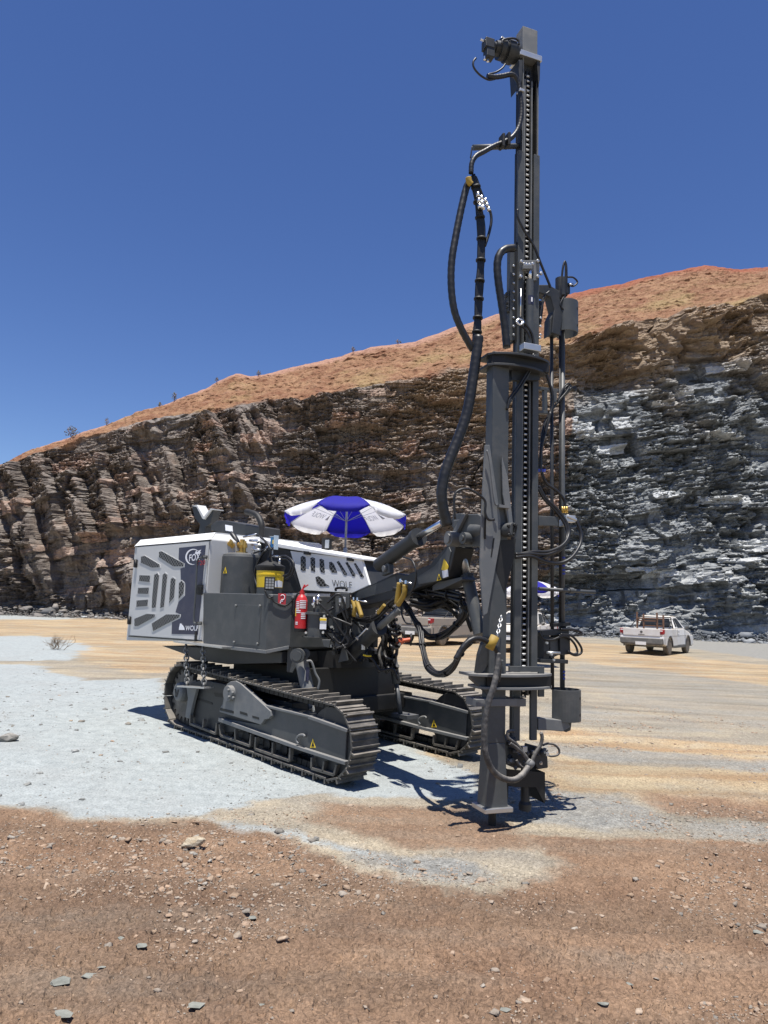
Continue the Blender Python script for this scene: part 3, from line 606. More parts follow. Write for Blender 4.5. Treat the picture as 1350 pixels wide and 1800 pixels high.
    s_.box(UP*-.012, X_*.078, Y_*.165, Z_*.010); s_.box(X_*.062+UP*.014, X_*.009, Y_*.165, Z_*.024); s_.box(X_*-.055+UP*.004, X_*.007, Y_*.165, Z_*.014); s_.box(X_*.0+UP*.0, X_*.006, Y_*.165, Z_*.010)
    shoe = s_.build('track_shoe', M['shoe'], tr_, bevel=.003, local=True); first = True
    for p, t in track_path(47):
        nrm = np.array([t[1], -t[0]]); nrm = nrm if nrm @ (p-(RC+FC)/2) > 0 else -nrm
        o = shoe if first else shoe.copy()
        if not first: COL.objects.link(o); o.parent = tr_
        first = False
        X3 = MF*t[0]+UP*t[1]; Z3_ = MF*nrm[0]+UP*nrm[1]; Y3 = np.cross(Z3_, X3); c = W(p[0], .165, p[1])-MO
        o.matrix_local = Matrix(((X3[0], Y3[0], Z3_[0], c[0]), (X3[1], Y3[1], Z3_[1], c[1]), (X3[2], Y3[2], Z3_[2], c[2]), (0, 0, 0, 1)))
    return tr_
tA = crawler(); tA['label'] = 'near crawler track with its side frame in full view'
tB = tA.copy(); COL.objects.link(tB); tB.location = Vector(ML*1.85-MF*.12); tB['label'] = 'far crawler track partly hidden behind the machine'
def kids(o): return [c for c in bpy.data.objects if c.parent is o]
for ch in kids(tA):
    c = ch.copy(); COL.objects.link(c); c.parent = tB
    for gch in kids(ch): d = gch.copy(); COL.objects.link(d); d.parent = c
# ---- undercarriage and turret
mb = MB(); mb.hull([W(u, v, h) for u in (-2.5, -.95) for v in (.50, 1.75) for h in (.42, .95)]); mb.hull([W(u, v, h) for u in (-1.9, -.9) for v in (.2, 2.0) for h in (.45, .62)])
mb.stack(W(-1.35, 1.1, .95), UP, [(0, .55), (.18, .55)], 36)
mb.build('undercarriage', M['black'], rig, bevel=.01)
mb = MB(); side(Z1((375, 1283), (940, 1305), (1180, 1330), (1330, 1330), (1330, 1420), (900, 1430), (640, 1395), (560, 1350)), .16, 1.5, mb); mb.build('lower_deck', M['dark'], rig, bevel=.008)
mb = MB().hull([W(u, v, h) for u, v in ((-2.2, .6), (-1.2, .62), (-.95, .9), (-.95, 1.4), (-2.2, 1.6)) for h in (1.06, 1.62)]); mb.build('machinery_bay', M['black'], rig, bevel=.01)
# ---- rear cabinet
def P3(zp, v): return [SP(x, y, v) for x, y in zp]
cab_o = Z1((168, 498), (769, 442), (703, 1250), (98, 1240))
roof_o = [(247, 950.5), (379, 937.5)]
pts = P3(cab_o, .02)+[p+ML*1.9 for p in P3(cab_o, .02)]+P3(roof_o, .14)+[SP(x, y, .14)+ML*1.66 for x, y in roof_o]
cab = MB().hull(pts).build('rear_cabinet', M['light'], rig, bevel=.01, label='light grey rear cabinet with a vented door')
rl = P3([cab_o[0], cab_o[1]], .018); rt = P3(roof_o, .14)
g = MB(); off3 = np.array([0, 0, .012]); g.hull([rl[0]+off3*.2, rl[1]+off3*.2, rt[0]+off3, rt[1]+off3, rl[0]-ML*.012, rl[1]-ML*.012]); g.hull([rt[0]+off3, rt[1]+off3, rt[0]+ML*1.62+off3, rt[1]+ML*1.62+off3, rt[0], rt[1], rt[0]+ML*1.62, rt[1]+ML*1.62])
g.build('roof_edge', M['white'], cab)
door = side(Z1((185, 502), (752, 456), (690, 1238), (118, 1200)), .006, .012).build('cabinet_door', M['light'], rig, bevel=.004)
side(Z1((168, 493), (766, 444), (765, 450), (168, 499)), .004, .015).build('door_seam', M['black'], door); side(Z1((116, 1203), (690, 1243), (690, 1250), (114, 1210)), .004, .015).build('door_seam', M['black'], door)
slots = [[(215, 578), (245, 572), (360, 640), (362, 662), (300, 665), (213, 625)], [(357, 542), (378, 535), (553, 633), (549, 655), (470, 655), (357, 582)],
 [(203, 725), (287, 728), (282, 780), (200, 770)], [(192, 825), (278, 823), (272, 873), (188, 870)], [(180, 925), (270, 918), (265, 968), (178, 975)],
 [(320, 722), (345, 710), (357, 730), (330, 980), (300, 985), (303, 900)], [(387, 722), (405, 708), (422, 725), (395, 975), (366, 985)], [(450, 757), (465, 743), (487, 760), (475, 900), (437, 945)],
 [(515, 787), (537, 770), (556, 790), (551, 870), (512, 915)], [(163, 1070), (260, 1030), (325, 1035), (322, 1055), (190, 1127), (163, 1127)], [(300, 1107), (415, 1035), (520, 1037), (520, 1055), (310, 1167)]]
navy = side(Z1((516, 508), (727, 487), (665, 1195), (457, 1190), (460, 1098), (526, 1066), (532, 1036), (488, 1018), (497, 984), (512, 936), (563, 886), (566, 788), (530, 760), (527, 672), (562, 662), (562, 636), (512, 600)), .003, .003)
navy.build('door_decal', M['navy'], door)
for sl in slots:
    c = np.mean(sl, 0); rim = [tuple(c+(np.array(p)-c)*(1+9/max(18, np.linalg.norm(np.array(p)-c)))) for p in sl]
    v_ = side(Z1(*rim), .0008, .005).build('door_vent', M['light'], door); 
    side(Z1(*sl), -.001, .0018).build('vent_screen', M['screen'], door)
g = MB(); g.tube(curve([SP(*q, -.05) for q in Z1((735, 582), (690, 585), (662, 612), (655, 700), (648, 850), (633, 1080), (652, 1106), (690, 1108))], 5), .011, 8)
g.build('grab_rail', M['grey'], rig)
for q in Z1((735, 582), (692, 1105)): MB().stack(SP(*q, .0), -ML, [(0, .022), (.06, .018)], 10).build('rail_foot', M['black'], door)
g = MB(); side(Z1((655, 800), (700, 800), (695, 880), (650, 878)), -.012, .014, g); side(Z1((662, 815), (690, 815), (688, 840), (660, 838)), -.03, .02, g); side(Z1((640, 1170), (652, 1168), (648, 1250), (636, 1250)), -.01, .015).build('door_rod', M['black'], door); g.build('door_latch', M['black'], door, bevel=.003)
for q in ((172, 632), (122, 1082)):
    x, y = Z1(q)[0]; MB().cyl(SP(x, y-7, -.02), SP(x, y+7, -.02), .018, 10).box(SP(x, y, -.005), MF*.04, ML*.01, UP*.05).build('door_hinge', M['black'], door)
# lettering on the door
def tx(s, a, b, c, mat, v=-.0002, parent=door, name='lettering', wd=.0):
    A_, B_, C_ = (SP(*q, v) for q in Z1(a, b, c)); return text(name, s, A_, B_, C_, mat, parent, -ML*.002, wd)
tx('FOX', (596, 616), (683, 604), (600, 562), 'whited', wd=.012); tx('T20', (652, 650), (722, 641), (655, 614), 'redd'); tx('WOLF', (566, 1163), (668, 1163), (570, 1124), 'whited', wd=.012)
cx0, cy0 = 628, 580
ring = []
for k, q in enumerate(np.linspace(math.radians(-78), math.radians(-318), 26)):
    tw = 11*math.sin(math.pi*min(1, (k+1)/26))+1.0; ring.append((cx0+56*math.cos(q)+3*math.sin(q), cy0-60*math.sin(q), tw, q))
g = MB()
for a, b in zip(ring[:-1], ring[1:]):
    p = [(a[0]+a[2]*.5*math.cos(a[3]), a[1]-a[2]*.5*math.sin(a[3])), (b[0]+b[2]*.5*math.cos(b[3]), b[1]-b[2]*.5*math.sin(b[3])), (b[0]-b[2]*.5*math.cos(b[3]), b[1]+b[2]*.5*math.sin(b[3])), (a[0]-a[2]*.5*math.cos(a[3]), a[1]+a[2]*.5*math.sin(a[3]))]
    side(Z1(*p), -.0015, .0012, g)
side(Z1((640, 555), (652, 528), (658, 545), (672, 530), (693, 522), (680, 542), (692, 548), (668, 556), (662, 568), (650, 556)), -.0015, .0012, g)
side(Z1((516, 1140), (524, 1106), (534, 1108), (556, 1136), (560, 1158), (515, 1158)), -.0015, .0012, g)
g.build('door_emblem', M['whited'], door)
# cabinet front wall triangle sticker and hose block on it
g = MB(); fu = float((SP(372, 948, .02)-MO) @ MF)
FPx = lambda x, y: FP(x, y, fu+.02)
# ---- counter body with the receiver tank
Pa = [SP(*q, .0) for q in [(357, 1041), (465, 1044), (467, 1147), (357, 1134)]]
cc = FP(509, 1138, -.98); cct = cc*1.0; cct[2] = Pa[1][2]-.0
inn = [W(float((cc-MO) @ MF)+.02, .95, Pa[2][2]), W(float((cc-MO) @ MF)+.02, .95, Pa[1][2]), W(float((Pa[0]-MO) @ MF), .95, Pa[0][2]), W(float((Pa[0]-MO) @ MF), .95, Pa[3][2])]
zt_, zb_ = Pa[1][2], Pa[2][2]
def fl(p, z): q = np.array(p); q[2] = z; return q
mb = MB().hull([fl(Pa[0], zt_), fl(Pa[2], zt_), fl(Pa[2], zb_), fl(Pa[3], zb_), cc, cct]+[fl(p, z) for p in inn[:1]+inn[2:3] for z in (zt_, zb_+.05)])
body = mb.build('tank_housing', M['grey'], rig, bevel=.008)
side(Z1((965, 957), (1165, 963), (1143, 1284), (948, 1268)), -.005, .006).build('access_panel', M['grey'], body, bevel=.002)
bolts(MB(), Z1((968, 966), (1158, 968), (1138, 1268), (953, 1255)), lambda x, y: SP(x, y, -.005), -ML, .014, .016).build('bolt', M['grey2'], body)
side([(357, 1131), (467, 1143), (467, 1149), (357, 1137)], -.012, .06).build('bottom_rail', M['grey2'], body, bevel=.003)
chn = np.cross(fl(cc, 0)-fl(Pa[2], 0), UP); chn /= np.linalg.norm(chn); chn = chn if chn @ (CAM-cc) > 0 else -chn
def CH(x, y, o=0): return plane(x, y, cc+chn*o, chn)
MB().slab([CH(x, y, .012) for x, y in [(467, 1143), (508, 1135), (508, 1141), (467, 1149)]], -chn*.03).build('bottom_rail', M['grey2'], body, bevel=.003)
sg = MB().slab([CH(x, y, .006) for x, y in Z2((265, 868), (328, 872), (325, 962), (263, 948))], -chn*.005).build('hydrant_sign', M['redd'], body)
g = MB()
sq = [Z2((300+math.cos(a)*17, 900+math.sin(a)*20))[0] for a in np.linspace(-2.6, 2.2, 12)]; g.tube([CH(x, y, .008) for x, y in sq], .004, 5)
g.slab([CH(x, y, .009) for x, y in Z2((285, 922), (303, 924), (302, 934), (284, 932))], -chn*.002).slab([CH(x, y, .009) for x, y in Z2((280, 934), (288, 935), (286, 948), (278, 946))], -chn*.002).build('sign_symbol', M['whited'], sg)
for q in Z2((215, 888), (382, 900)): MB().stack(CH(*q, 0), chn, [(0, .016), (.03, .012)], 10).build('lug', M['grey2'], body)
MB().tube(curve([CH(*q, .02) for q in Z2((160, 845), (185, 900), (215, 905), (240, 940), (320, 965), (370, 930), (395, 895))], 6), .009, 8).build('cable', M['black'], body)
# platform under the housing, with the hanging steps
uA, uB = float((SP(322, 1131, 0)-MO) @ MF), float((SP(408, 1136, 0)-MO) @ MF)
MB().box(W((uA+uB)/2, -.06, zb_+.01), MF*(uB-uA)/2, ML*.07, UP*.008).build('deck_plate', M['steel'], rig)
st1 = MB(); chain(st1, SP(327, 1134, -.09), SP(329, 1206, -.09), 11, .027, .0115); st2 = MB(); chain(st2, SP(357, 1136, -.09), SP(359, 1208, -.09), 11, .027, .0115)
st_ = st1.build('step_chain', M['grey2'], rig); st2.build('step_chain', M['grey2'], rig)
a_, b_ = SP(319, 1206, -.09), SP(367, 1209, -.09); MB().box((a_+b_)/2, (b_-a_)/2, ML*.06, UP*.008).build('step_tread', M['steel'], st_)
# tank
def at_uv(px, py, v, dz=0): return SP(px, py, v)
tk = SP(421, 1040, .40); dT = (tk-CAM) @ fw; rT = 33.5*dT/FPX; tt = YP(421, 977, tk[1])[2]; tb = fl(tk, zt_-.02)
tank = MB().stack(tb, UP, [(0, rT), (tt-zt_, rT), (tt-zt_+.03, rT*.95), (tt-zt_+.05, rT*.7)], 44).build('receiver_tank', M['grey'], rig)
tp = fl(tk, tt+.03)
g = MB().stack(tp, UP, [(0, .07), (.02, .07), (.02, .035), (.07, .035), (.07, .055), (.10, .06), (.13, .055), (.13, .03), (.17, .03)], 18); g.build('tank_valve', M['brass'], tank)
g = MB().stack(tp+MF*.14-ML*.05, UP, [(0, .015), (.06, .015), (.06, .028), (.09, .028), (.09, .014), (.14, .014)], 12); g.build('tank_valve', M['brass'], tank); g = MB(); g.stack(tp-MF*.1-ML*.06+UP*.08, np.array([-.6, -.3, .5]), [(0, .035), (.05, .04), (.05, .05), (.09, .05)], 14); g.build('tank_valve', M['brass'], tank)
g = MB().cyl(tp+MF*.26+UP*.0, tp+MF*.26+UP*.1, .01, 8).cyl(tp+MF*.2+UP*.1, tp+MF*.38+UP*.09, .014, 10).cyl(tp+MF*.02+UP*.2, tp+MF*.3+UP*.22, .012, 8); g.build('tank_fitting', M['chrome'], tank)
MB().tube(curve([tp-MF*.16+ML*.05+UP*.02, tp-MF*.12+UP*.13, tp-MF*.22-ML*.02+UP*.24, tp-MF*.3+UP*.20]), .04, 10).build('tank_hose', M['rubber'], tank)
MB().tube(curve([tp+MF*.3+UP*.22, tp+MF*.45+UP*.15, tp+MF*.5+UP*.05, tp+MF*.40-ML*.1-UP*.02]), .009, 8).build('tank_hose', M['rubber'], tank)
toT = CAM-tk; toT[2] = 0; toT /= np.linalg.norm(toT); sd3 = np.cross(UP, toT); sp0 = YP(396, 1003, (tk+toT*rT)[1])
q_ = math.asin(max(-1, min(1, ((sp0-tk) @ sd3)/rT))); nn = toT*math.cos(q_)+sd3*math.sin(q_); tn = np.cross(UP, nn); ce = fl(tk+nn*(rT+.002), sp0[2])
MB().slab([ce-tn*.035-UP*.03, ce+tn*.035-UP*.03, ce+UP*.045], nn*.002).build('warning_sticker', M['yellowp'], tank)
ce = ce+nn*.003; MB().slab([ce-tn*.016-UP*.022, ce+tn*.016-UP*.022, ce+UP*.02], nn*.001).build('warning_mark', M['black'], tank)
# black guard triangle beside the tank
g = MB().slab([SP(x, y, .22) for x, y in Z1((765, 560), (815, 470), (870, 500), (870, 575), (850, 680), (825, 690), (800, 580))], ML*.02); g.build('guard_plate', M['black'], rig)
MB().slab([SP(x, y, .214) for x, y in Z1((806, 528), (824, 566), (788, 566))], ML*.003).build('warning_sticker', M['yellowp'], rig)
MB().slab([SP(x, y, .211) for x, y in Z1((806, 538), (817, 561), (795, 561))], ML*.003).build('warning_mark', M['black'], rig)
# dust pre-separator
cy = SP(473.5, 1040, .30); dC = (cy-CAM) @ fw; k = dC/FPX; yy = lambda py: YP(473, py, cy[1])[2]-zt_+.02
cb = fl(cy, zt_-.02); r_ = 24*k
sep = MB().stack(cb, UP, [(0, r_*.93), (yy(1033), r_*.93)], 32).build('oil_filter', M['grey'], rig, label='yellow and black filter pot with a white label')
MB().stack(cb, UP, [(yy(1033), r_*.94), (yy(1011), r_), (yy(1011), r_*1.02), (yy(1009), r_*1.02), (yy(1009), r_), (yy(1004), r_)], 32).build('filter_bowl', M['yellowp'], sep)
MB().stack(cb, UP, [(yy(1004), r_*1.0), (yy(998), r_*1.08), (yy(995), r_*1.08), (yy(992), r_*.8), (yy(986), r_*.35), (yy(975), r_*.25)], 32).build('filter_lid', M['black'], sep)
g = MB(); n = 10; a0 = math.atan2(toT[1], toT[0])-.25+.5
for i in range(n):
    q0, q1 = a0+.9*i/n-.1, a0+.9*(i+1)/n-.1
    P4 = [cb+np.array([math.cos(q), math.sin(q), 0])*(r_*1.01)+UP*z for q, z in ((q0, yy(1032)), (q1, yy(1032)), (q1, yy(1020)-.01*abs(i-4.5)*.3), (q0, yy(1020)-.01*abs(i-5.5)*.3))]; g.slab(P4, np.array([math.cos(q0), math.sin(q0), 0])*.002)
g.build('filter_label', M['whited'], sep)
g = MB().stack(cb, UP, [(yy(975), .02), (yy(966), .02)], 10); g.build('filter_neck', M['steel'], sep)
bc = SP(481, 953, .30); MB().stack(bc-UP*.06, UP, [(0, .035), (.11, .038)], 18).build('air_cup', M['bluecan'], sep)
g = MB().box(bc+MF*.045, MF*.004, ML*.03, UP*.075).box(bc-UP*.075, MF*.05, ML*.03, UP*.01).box(bc+UP*.06, MF*.04, ML*.03, UP*.004); g.build('cup_bracket', M['chrome'], sep)
MB().box(bc-UP*.0-ML*.0+toT*.037, sd3*.016, toT*.002, UP*.022).build('cup_label', M['yellowp'], sep)
wl_ = SP(474, 1026, .02); lamp = MB().box(wl_, sd3*.055, toT*.03, UP*.072).build('work_lamp', M['black'], rig, bevel=.006)
g = MB()
for i in (-1, 0, 1):
    for j in (-1.5, -.5, .5, 1.5): g.box(wl_+toT*.032+sd3*.03*i+UP*.028*j, sd3*.012, toT*.003, UP*.011)
g.build('lamp_lens', M['lens'], lamp)
for pts_ in ([(452, 1032), (447, 1010), (455, 985), (468, 965), (478, 966)], [(492, 983), (505, 983), (512, 995), (508, 1008), (498, 1012)], [(490, 978), (503, 978), (516, 990), (513, 1010), (502, 1018)], [(458, 944), (470, 955), (476, 968), (474, 980)]):
    hose('cable', [SP(x, y, .24) for x, y in pts_], .012)
for a, b, v_, r_q in (((466, 968), (472, 960), .24, .012), ((480, 978), (494, 978), .24, .012), ((439, 950), (458, 951), .3, .014), ((442, 966), (456, 966), .3, .012), ((492, 982), (491, 992), .22, .012)): MB().cyl(SP(*a, v_), SP(*b, v_), r_q, 8).build('pipe_fitting', M['chrome'], rig)
# ---- front hood
hs = [(440, 950), (470, 953), (512, 967), (637, 984), (650, 1029), (619, 1043), (440, 1040)]
hood = side(hs, .74, .42).build('engine_hood', M['dark'], rig, bevel=.01)
side(Z2((360, 532), (926, 602), (986, 802), (848, 866), (450, 842)), .705, .03).build('hood_panel', M['white'], hood, bevel=.004)
side([(432, 944), (458, 946), (487, 955), (638, 981), (638, 985), (510, 966), (487, 962), (458, 953), (432, 951)], .68, .5).build('hood_roof', M['white'], hood, bevel=.006)
side(Z2((296, 520), (362, 532), (452, 845), (436, 838)), .715, .03).build('hood_edge', M['dark'], hood)
for sl in ([(443, 582), (460, 572), (482, 584), (482, 690), (458, 692), (443, 680)], [(520, 588), (538, 582), (556, 592), (557, 698), (524, 690)], [(592, 600), (606, 594), (626, 606), (634, 708), (606, 702), (594, 680)], [(668, 622), (686, 618), (705, 636), (732, 706), (690, 704), (670, 672)],
           [(727, 620), (744, 612), (808, 712), (806, 728), (786, 724)], [(796, 626), (812, 620), (876, 722), (872, 736), (852, 732)], [(862, 634), (878, 630), (942, 732), (938, 744), (918, 740)], [(560, 740), (584, 732), (626, 762), (640, 790), (670, 812), (640, 812), (602, 816), (572, 792)]):
    side(Z2(*sl), .702, .003).build('hood_vent', M['screen'], hood)
A_, B_, C_ = (SP(*q, .7025) for q in Z2((694, 812), (852, 832), (690, 760))); text('lettering', 'WOLF', A_, B_, C_, 'dark', hood, -ML*.001, -.012)
for q in ((488, 546), (828, 596)):
    x, y = Z2(q)[0]; side([(x-5, y-3), (x+5, y-2), (x+5, y+4), (x-5, y+3)], .68, .03).build('hood_latch', M['black'], hood)
g = MB(); g.tube(curve([SP(*q, .64) for q in Z2((722, 850), (726, 828), (800, 826), (806, 852))], 5), .013, 8); g.build('hood_handle', M['black'], hood)
# things on the roof
mx = side(Z1((765, 372), (768, 330), (812, 292), (880, 292), (1150, 342), (1150, 440), (900, 402)), 1.0, .35).build('muffler_box', M['dark'], rig, bevel=.012)
side(Z1((1040, 395), (1120, 400), (1135, 428), (1050, 415)), .995, .01).build('box_opening', M['black'], mx)
side(Z1((880, 325), (935, 335), (938, 380), (884, 372)), .992, .01).build('box_label', M['whited'], mx)
MB().tube(curve([SP(*q, .98) for q in Z1((1165, 445), (1168, 380), (1166, 315), (1130, 250), (1050, 222))], 6), .042, 16, caps=False).tube(curve([SP(*q, .98) for q in Z1((1165, 445), (1168, 380), (1166, 315), (1130, 250), (1051, 222))], 6), .036, 16, caps=False).build('exhaust_pipe', M['black'], rig)
MB().stack(SP(*Z1((830, 395))[0], 1.1)-UP*.06, UP, [(0, .12), (.06, .12), (.09, .07)], 20).build('roof_cap', M['black'], rig)
g = side(Z1((618, 178), (655, 172), (708, 268), (765, 198), (797, 204), (760, 320), (722, 345), (716, 395), (668, 395), (682, 322), (640, 270)), 1.25, .12).build('drill_rod_rest', M['dark'], rig, bevel=.004)
side(Z1((616, 176), (655, 168), (712, 262), (766, 196), (798, 200), (796, 208), (768, 208), (713, 283), (700, 276), (655, 186)), 1.22, .16).build('rest_pad', M['light'], g)
mb = MB().box(SP(*Z2((650, 478))[0], 1.1), MF*.05, ML*.04, UP*.07); q = mb.build('work_lamp', M['black'], rig, bevel=.006); MB().box(SP(*Z2((652, 478))[0], 1.055), MF*.035, ML*.003, UP*.05).build('lamp_lens', M['steel'], q)

# ---- front machinery
Yd = 7.55
YPd = lambda pts, Y=Yd: [YP(x, y, Y) for x, y in pts]
def ocard(pts, v, th, mb=None): return (mb or MB()).slab([SP(x, y, v) for x, y in pts], ML*th)
def card(pts, Y, th, mb=None): return (mb or MB()).slab([YP(x, y, Y) for x, y in pts], np.array([.0, th, 0]))
hc = YP(557, 1108, 7.45); k = 7.45/FPX
fb = MB().stack(fl(hc, 1.02*0+YP(557, 1121, 7.45)[2]), UP, [(0, 25*k), (2*k, 26*k), (2*k, 20*k), (40*k, 20*k), (40*k, 25*k), (44*k, 25*k), (44*k, 8*k), (50*k, 8*k), (50*k, 5*k), (60*k, 5*k), (64*k, 7*k), (68*k, 3*k)], 8).build('hydraulic_filter', M['grey'], rig)
MB().box(YP(568, 1096, 7.45-.145), r0*.033, np.array([0, .004, 0]), UP*.058).build('filter_label', M['whited'], fb)
MB().box(YP(568, 1089, 7.45-.152), r0*.033, np.array([0, .004, 0]), UP*.012).build('label_band', M['yellowp'], fb)
for q in ((538, 1112), (568, 1112), (570, 1083), (550, 1062)): MB().stack(YP(q[0], q[1], 7.27), [0, -1, 0], [(0, .016), (.02, .012)], 8).build('bolt', M['chrome'], fb)
g = MB(); g.cyl(YP(552, 1068, 7.4), YP(552, 1050, 7.4), .014, 8).cyl(YP(558, 1062, 7.38), YP(560, 1046, 7.38), .014, 8); g.build('pipe_fitting', M['chrome'], fb)
mb = MB()
card(Z2((715, 865), (830, 868), (830, 980), (720, 1045)), 7.35, .2).build('mounting_plate', M['grey'], rig, bevel=.004); card(Z2((610, 1235), (680, 1235), (670, 1300), (625, 1290)), 7.2, .05).build('mounting_plate', M['grey'], rig, bevel=.004)
card(Z2((840, 1050), (900, 1090), (940, 1180), (870, 1200), (830, 1140)), 7.5, .1).build('mounting_plate', M['grey'], rig, bevel=.004); card(Z2((770, 1300), (800, 1290), (820, 1400), (740, 1415)), 7.4, .1).build('mounting_plate', M['grey'], rig, bevel=.004)
card(Z2((715, 1250), (760, 1260), (755, 1290), (715, 1290)), 7.3, .1).build('mounting_plate', M['grey'], rig, bevel=.004)

g = MB(); card(Z2((745, 905), (765, 905), (765, 940), (745, 940)), 7.3, .03, g); card(Z2((775, 895), (800, 900), (798, 960), (785, 960)), 7.3, .03, g); g.build('control_valve', M['steel'], rig, bevel=.003)
mb = MB()
if 0: mb.hull([YP(x, y, Y) for x, y, Y in ((520, 1140, 7.6), (600, 1185, 7.7), (640, 1130, 7.9), (690, 1100, 8.3), (700, 1180, 8.3), (590, 1045, 8.1), (520, 1060, 8.1), (650, 1062, 8.2))]); 
# little fittings, hoses and valve blocks crowding the compartment
for i in range(40):
    x = random.uniform(578, 700); y = random.uniform(1050, 1178); Y = 7.45+max(0, x-590)*.006+random.uniform(-.04, .06)
    if y > 1150 and x < 600: continue
    c = YP(x, y, Y); mt = random.choice(['grey', 'dark', 'dark', 'black', 'steel', 'dark']); s_ = random.uniform(.014, .05 if mt != 'steel' else .018)
    g = MB()
    if random.random() < .5: g.stack(c, [random.uniform(-1, 1), -1, random.uniform(-.6, .6)], [(-s_, s_*.8), (s_*.3, s_*.8), (s_*.3, s_*.55), (s_*1.2, s_*.55)], random.choice([6, 12]))
    else: g.box(c, MF*s_, ML*s_*.8, UP*s_*random.uniform(.6, 1.6))
    g.build('valve_block' if mt != 'steel' else 'pipe_fitting', M[mt], rig, bevel=.003)
for i in range(12):
    x, y = random.uniform(565, 680), random.uniform(1048, 1120); Y = 7.38+max(0, x-590)*.006; pts_ = [YP(x, y, Y)]
    for j in range(3): x += random.uniform(-14, 26); y += random.uniform(4, 26); pts_.append(YP(x, y, Y+random.uniform(-.06, .08)-.03*j))
    hose('hydraulic_hose', pts_, random.choice([.009, .012, .015]), 'rubber')
for i in range(12):      # coil of hoses hanging on the far front corner
    x = 678+random.uniform(-8, 16); pts_ = [YP(x+random.uniform(-6, 6), 1085+j*19+random.uniform(-5, 5), 7.75+random.uniform(-.06, .1)) for j in range(6)]
    hose('hydraulic_hose', pts_, random.choice([.014, .018]), random.choice(['rubber', 'rubberd', 'rubber']))
for i, (cx2, cy2, rr2) in enumerate(((692, 1098, 11), (696, 1108, 9), (686, 1150, 10), (690, 1170, 9), (694, 1132, 8))):
    pts_ = [YP(cx2+rr2*math.cos(q), cy2+rr2*.9*math.sin(q), 7.65+.05*math.sin(q*2)) for q in np.linspace(0, 5.2, 8)]; hose('hydraulic_hose', pts_, .02, 'rubber')
for pts_ in ([(640, 1150), (655, 1160), (668, 1178), (690, 1176), (700, 1196)], [(596, 1062), (610, 1100), (600, 1130), (585, 1120)], [(560, 1060), (580, 1080), (600, 1110), (612, 1130), (590, 1140)], [(575, 1060), (592, 1045), (602, 1052), (612, 1090)]):
    hose('hydraulic_hose', [YP(x, y, 7.3) for x, y in pts_], .012)
g = MB().stack(YP(638, 1142, 7.3), UP, [(0, .02), (.05, .02), (.05, .026), (.09, .026), (.09, .016), (.13, .016)], 12); g.build('pressure_gauge', M['steel'], rig)
MB().tube([YP(638, 1151, 7.28), YP(645, 1153, 7.28), YP(653, 1153, 7.28)], .009, 8).build('gauge_lever', M['yellowp'], rig)
# orange handle with a black guard at the far side
a_ = YP(697, 1128, 7.7); b_ = YP(724, 1124, 7.7); d_ = (b_-a_)/np.linalg.norm(b_-a_)
oh = MB().stack(a_, d_, [(0, .03), (.04, .045), (.07, .03), (.08, .022), (.155, .022), (.16, .016)], 16).build('orange_handle', M['orange'], rig)
n_ = 22; pr = [b_-d_*.02+(UP*math.sin(q)*.065+np.cross(d_, UP)*math.cos(q)*.065+d_*.0) for q in np.linspace(0, 2*math.pi, n_)[:-1]]
MB().slab(pr, d_*.02+np.array([0, .01, 0])).build('handle_guard', M['black'], oh)
# ---- outrigger cylinder on the near track
g = MB(); card(Z2((352, 1215), (385, 1200), (390, 1300), (470, 1320), (440, 1400), (380, 1500), (332, 1490), (340, 1240)), 7.6, .12, g); ot = g.build('outrigger_bracket', M['grey'], rig, bevel=.008)
e0, e1 = YP(*Z2((445, 1385))[0], 7.5), YP(*Z2((500, 1640))[0], 7.42); d_ = (e1-e0)/np.linalg.norm(e1-e0)
MB().stack(e0, d_, [(-.03, .05), (0, .068), (np.linalg.norm(e1-e0), .068)], 24).build('outrigger_cylinder', M['grey2'], ot)
MB().stack(YP(*Z2((425, 1360))[0], 7.38), [-.15, -1, 0], [(0, .075), (.05, .075), (.05, .05), (.07, .05)], 22).stack(YP(*Z2((482, 1345))[0], 7.46), [-.15, -1, 0], [(0, .05), (.03, .05)], 18).build('pivot_pin', M['grey'], ot)
MB().tube(curve([YP(*q, 7.36) for q in Z2((490, 1405), (530, 1410), (560, 1500), (590, 1560), (580, 1630))], 6), .012, 8).build('hydraulic_pipe', M['grey2'], ot)
MB().box(YP(*Z2((500, 1505))[0], 7.42)-np.array([0, .05, 0]), r0*.016, np.array([0, .004, 0]), UP*.07).build('cylinder_label', M['navy'], ot)
e0, e1 = YP(545, 1205, 7.42), YP(549, 1262, 7.42); MB().cyl(e0, e1, .035, 16).build('cylinder_rod', M['chrome'], ot)
e0, e1 = YP(690, 1150, 8.0), YP(704, 1255, 7.9); g = MB().cyl(e0, (e0+e1)/2, .045, 16).cyl((e0+e1)/2, e1, .025, 14).box(YP(712, 1258, 7.9), MF*.12, ML*.09, UP*.02); g.build('outrigger_cylinder', M['grey'], rig)

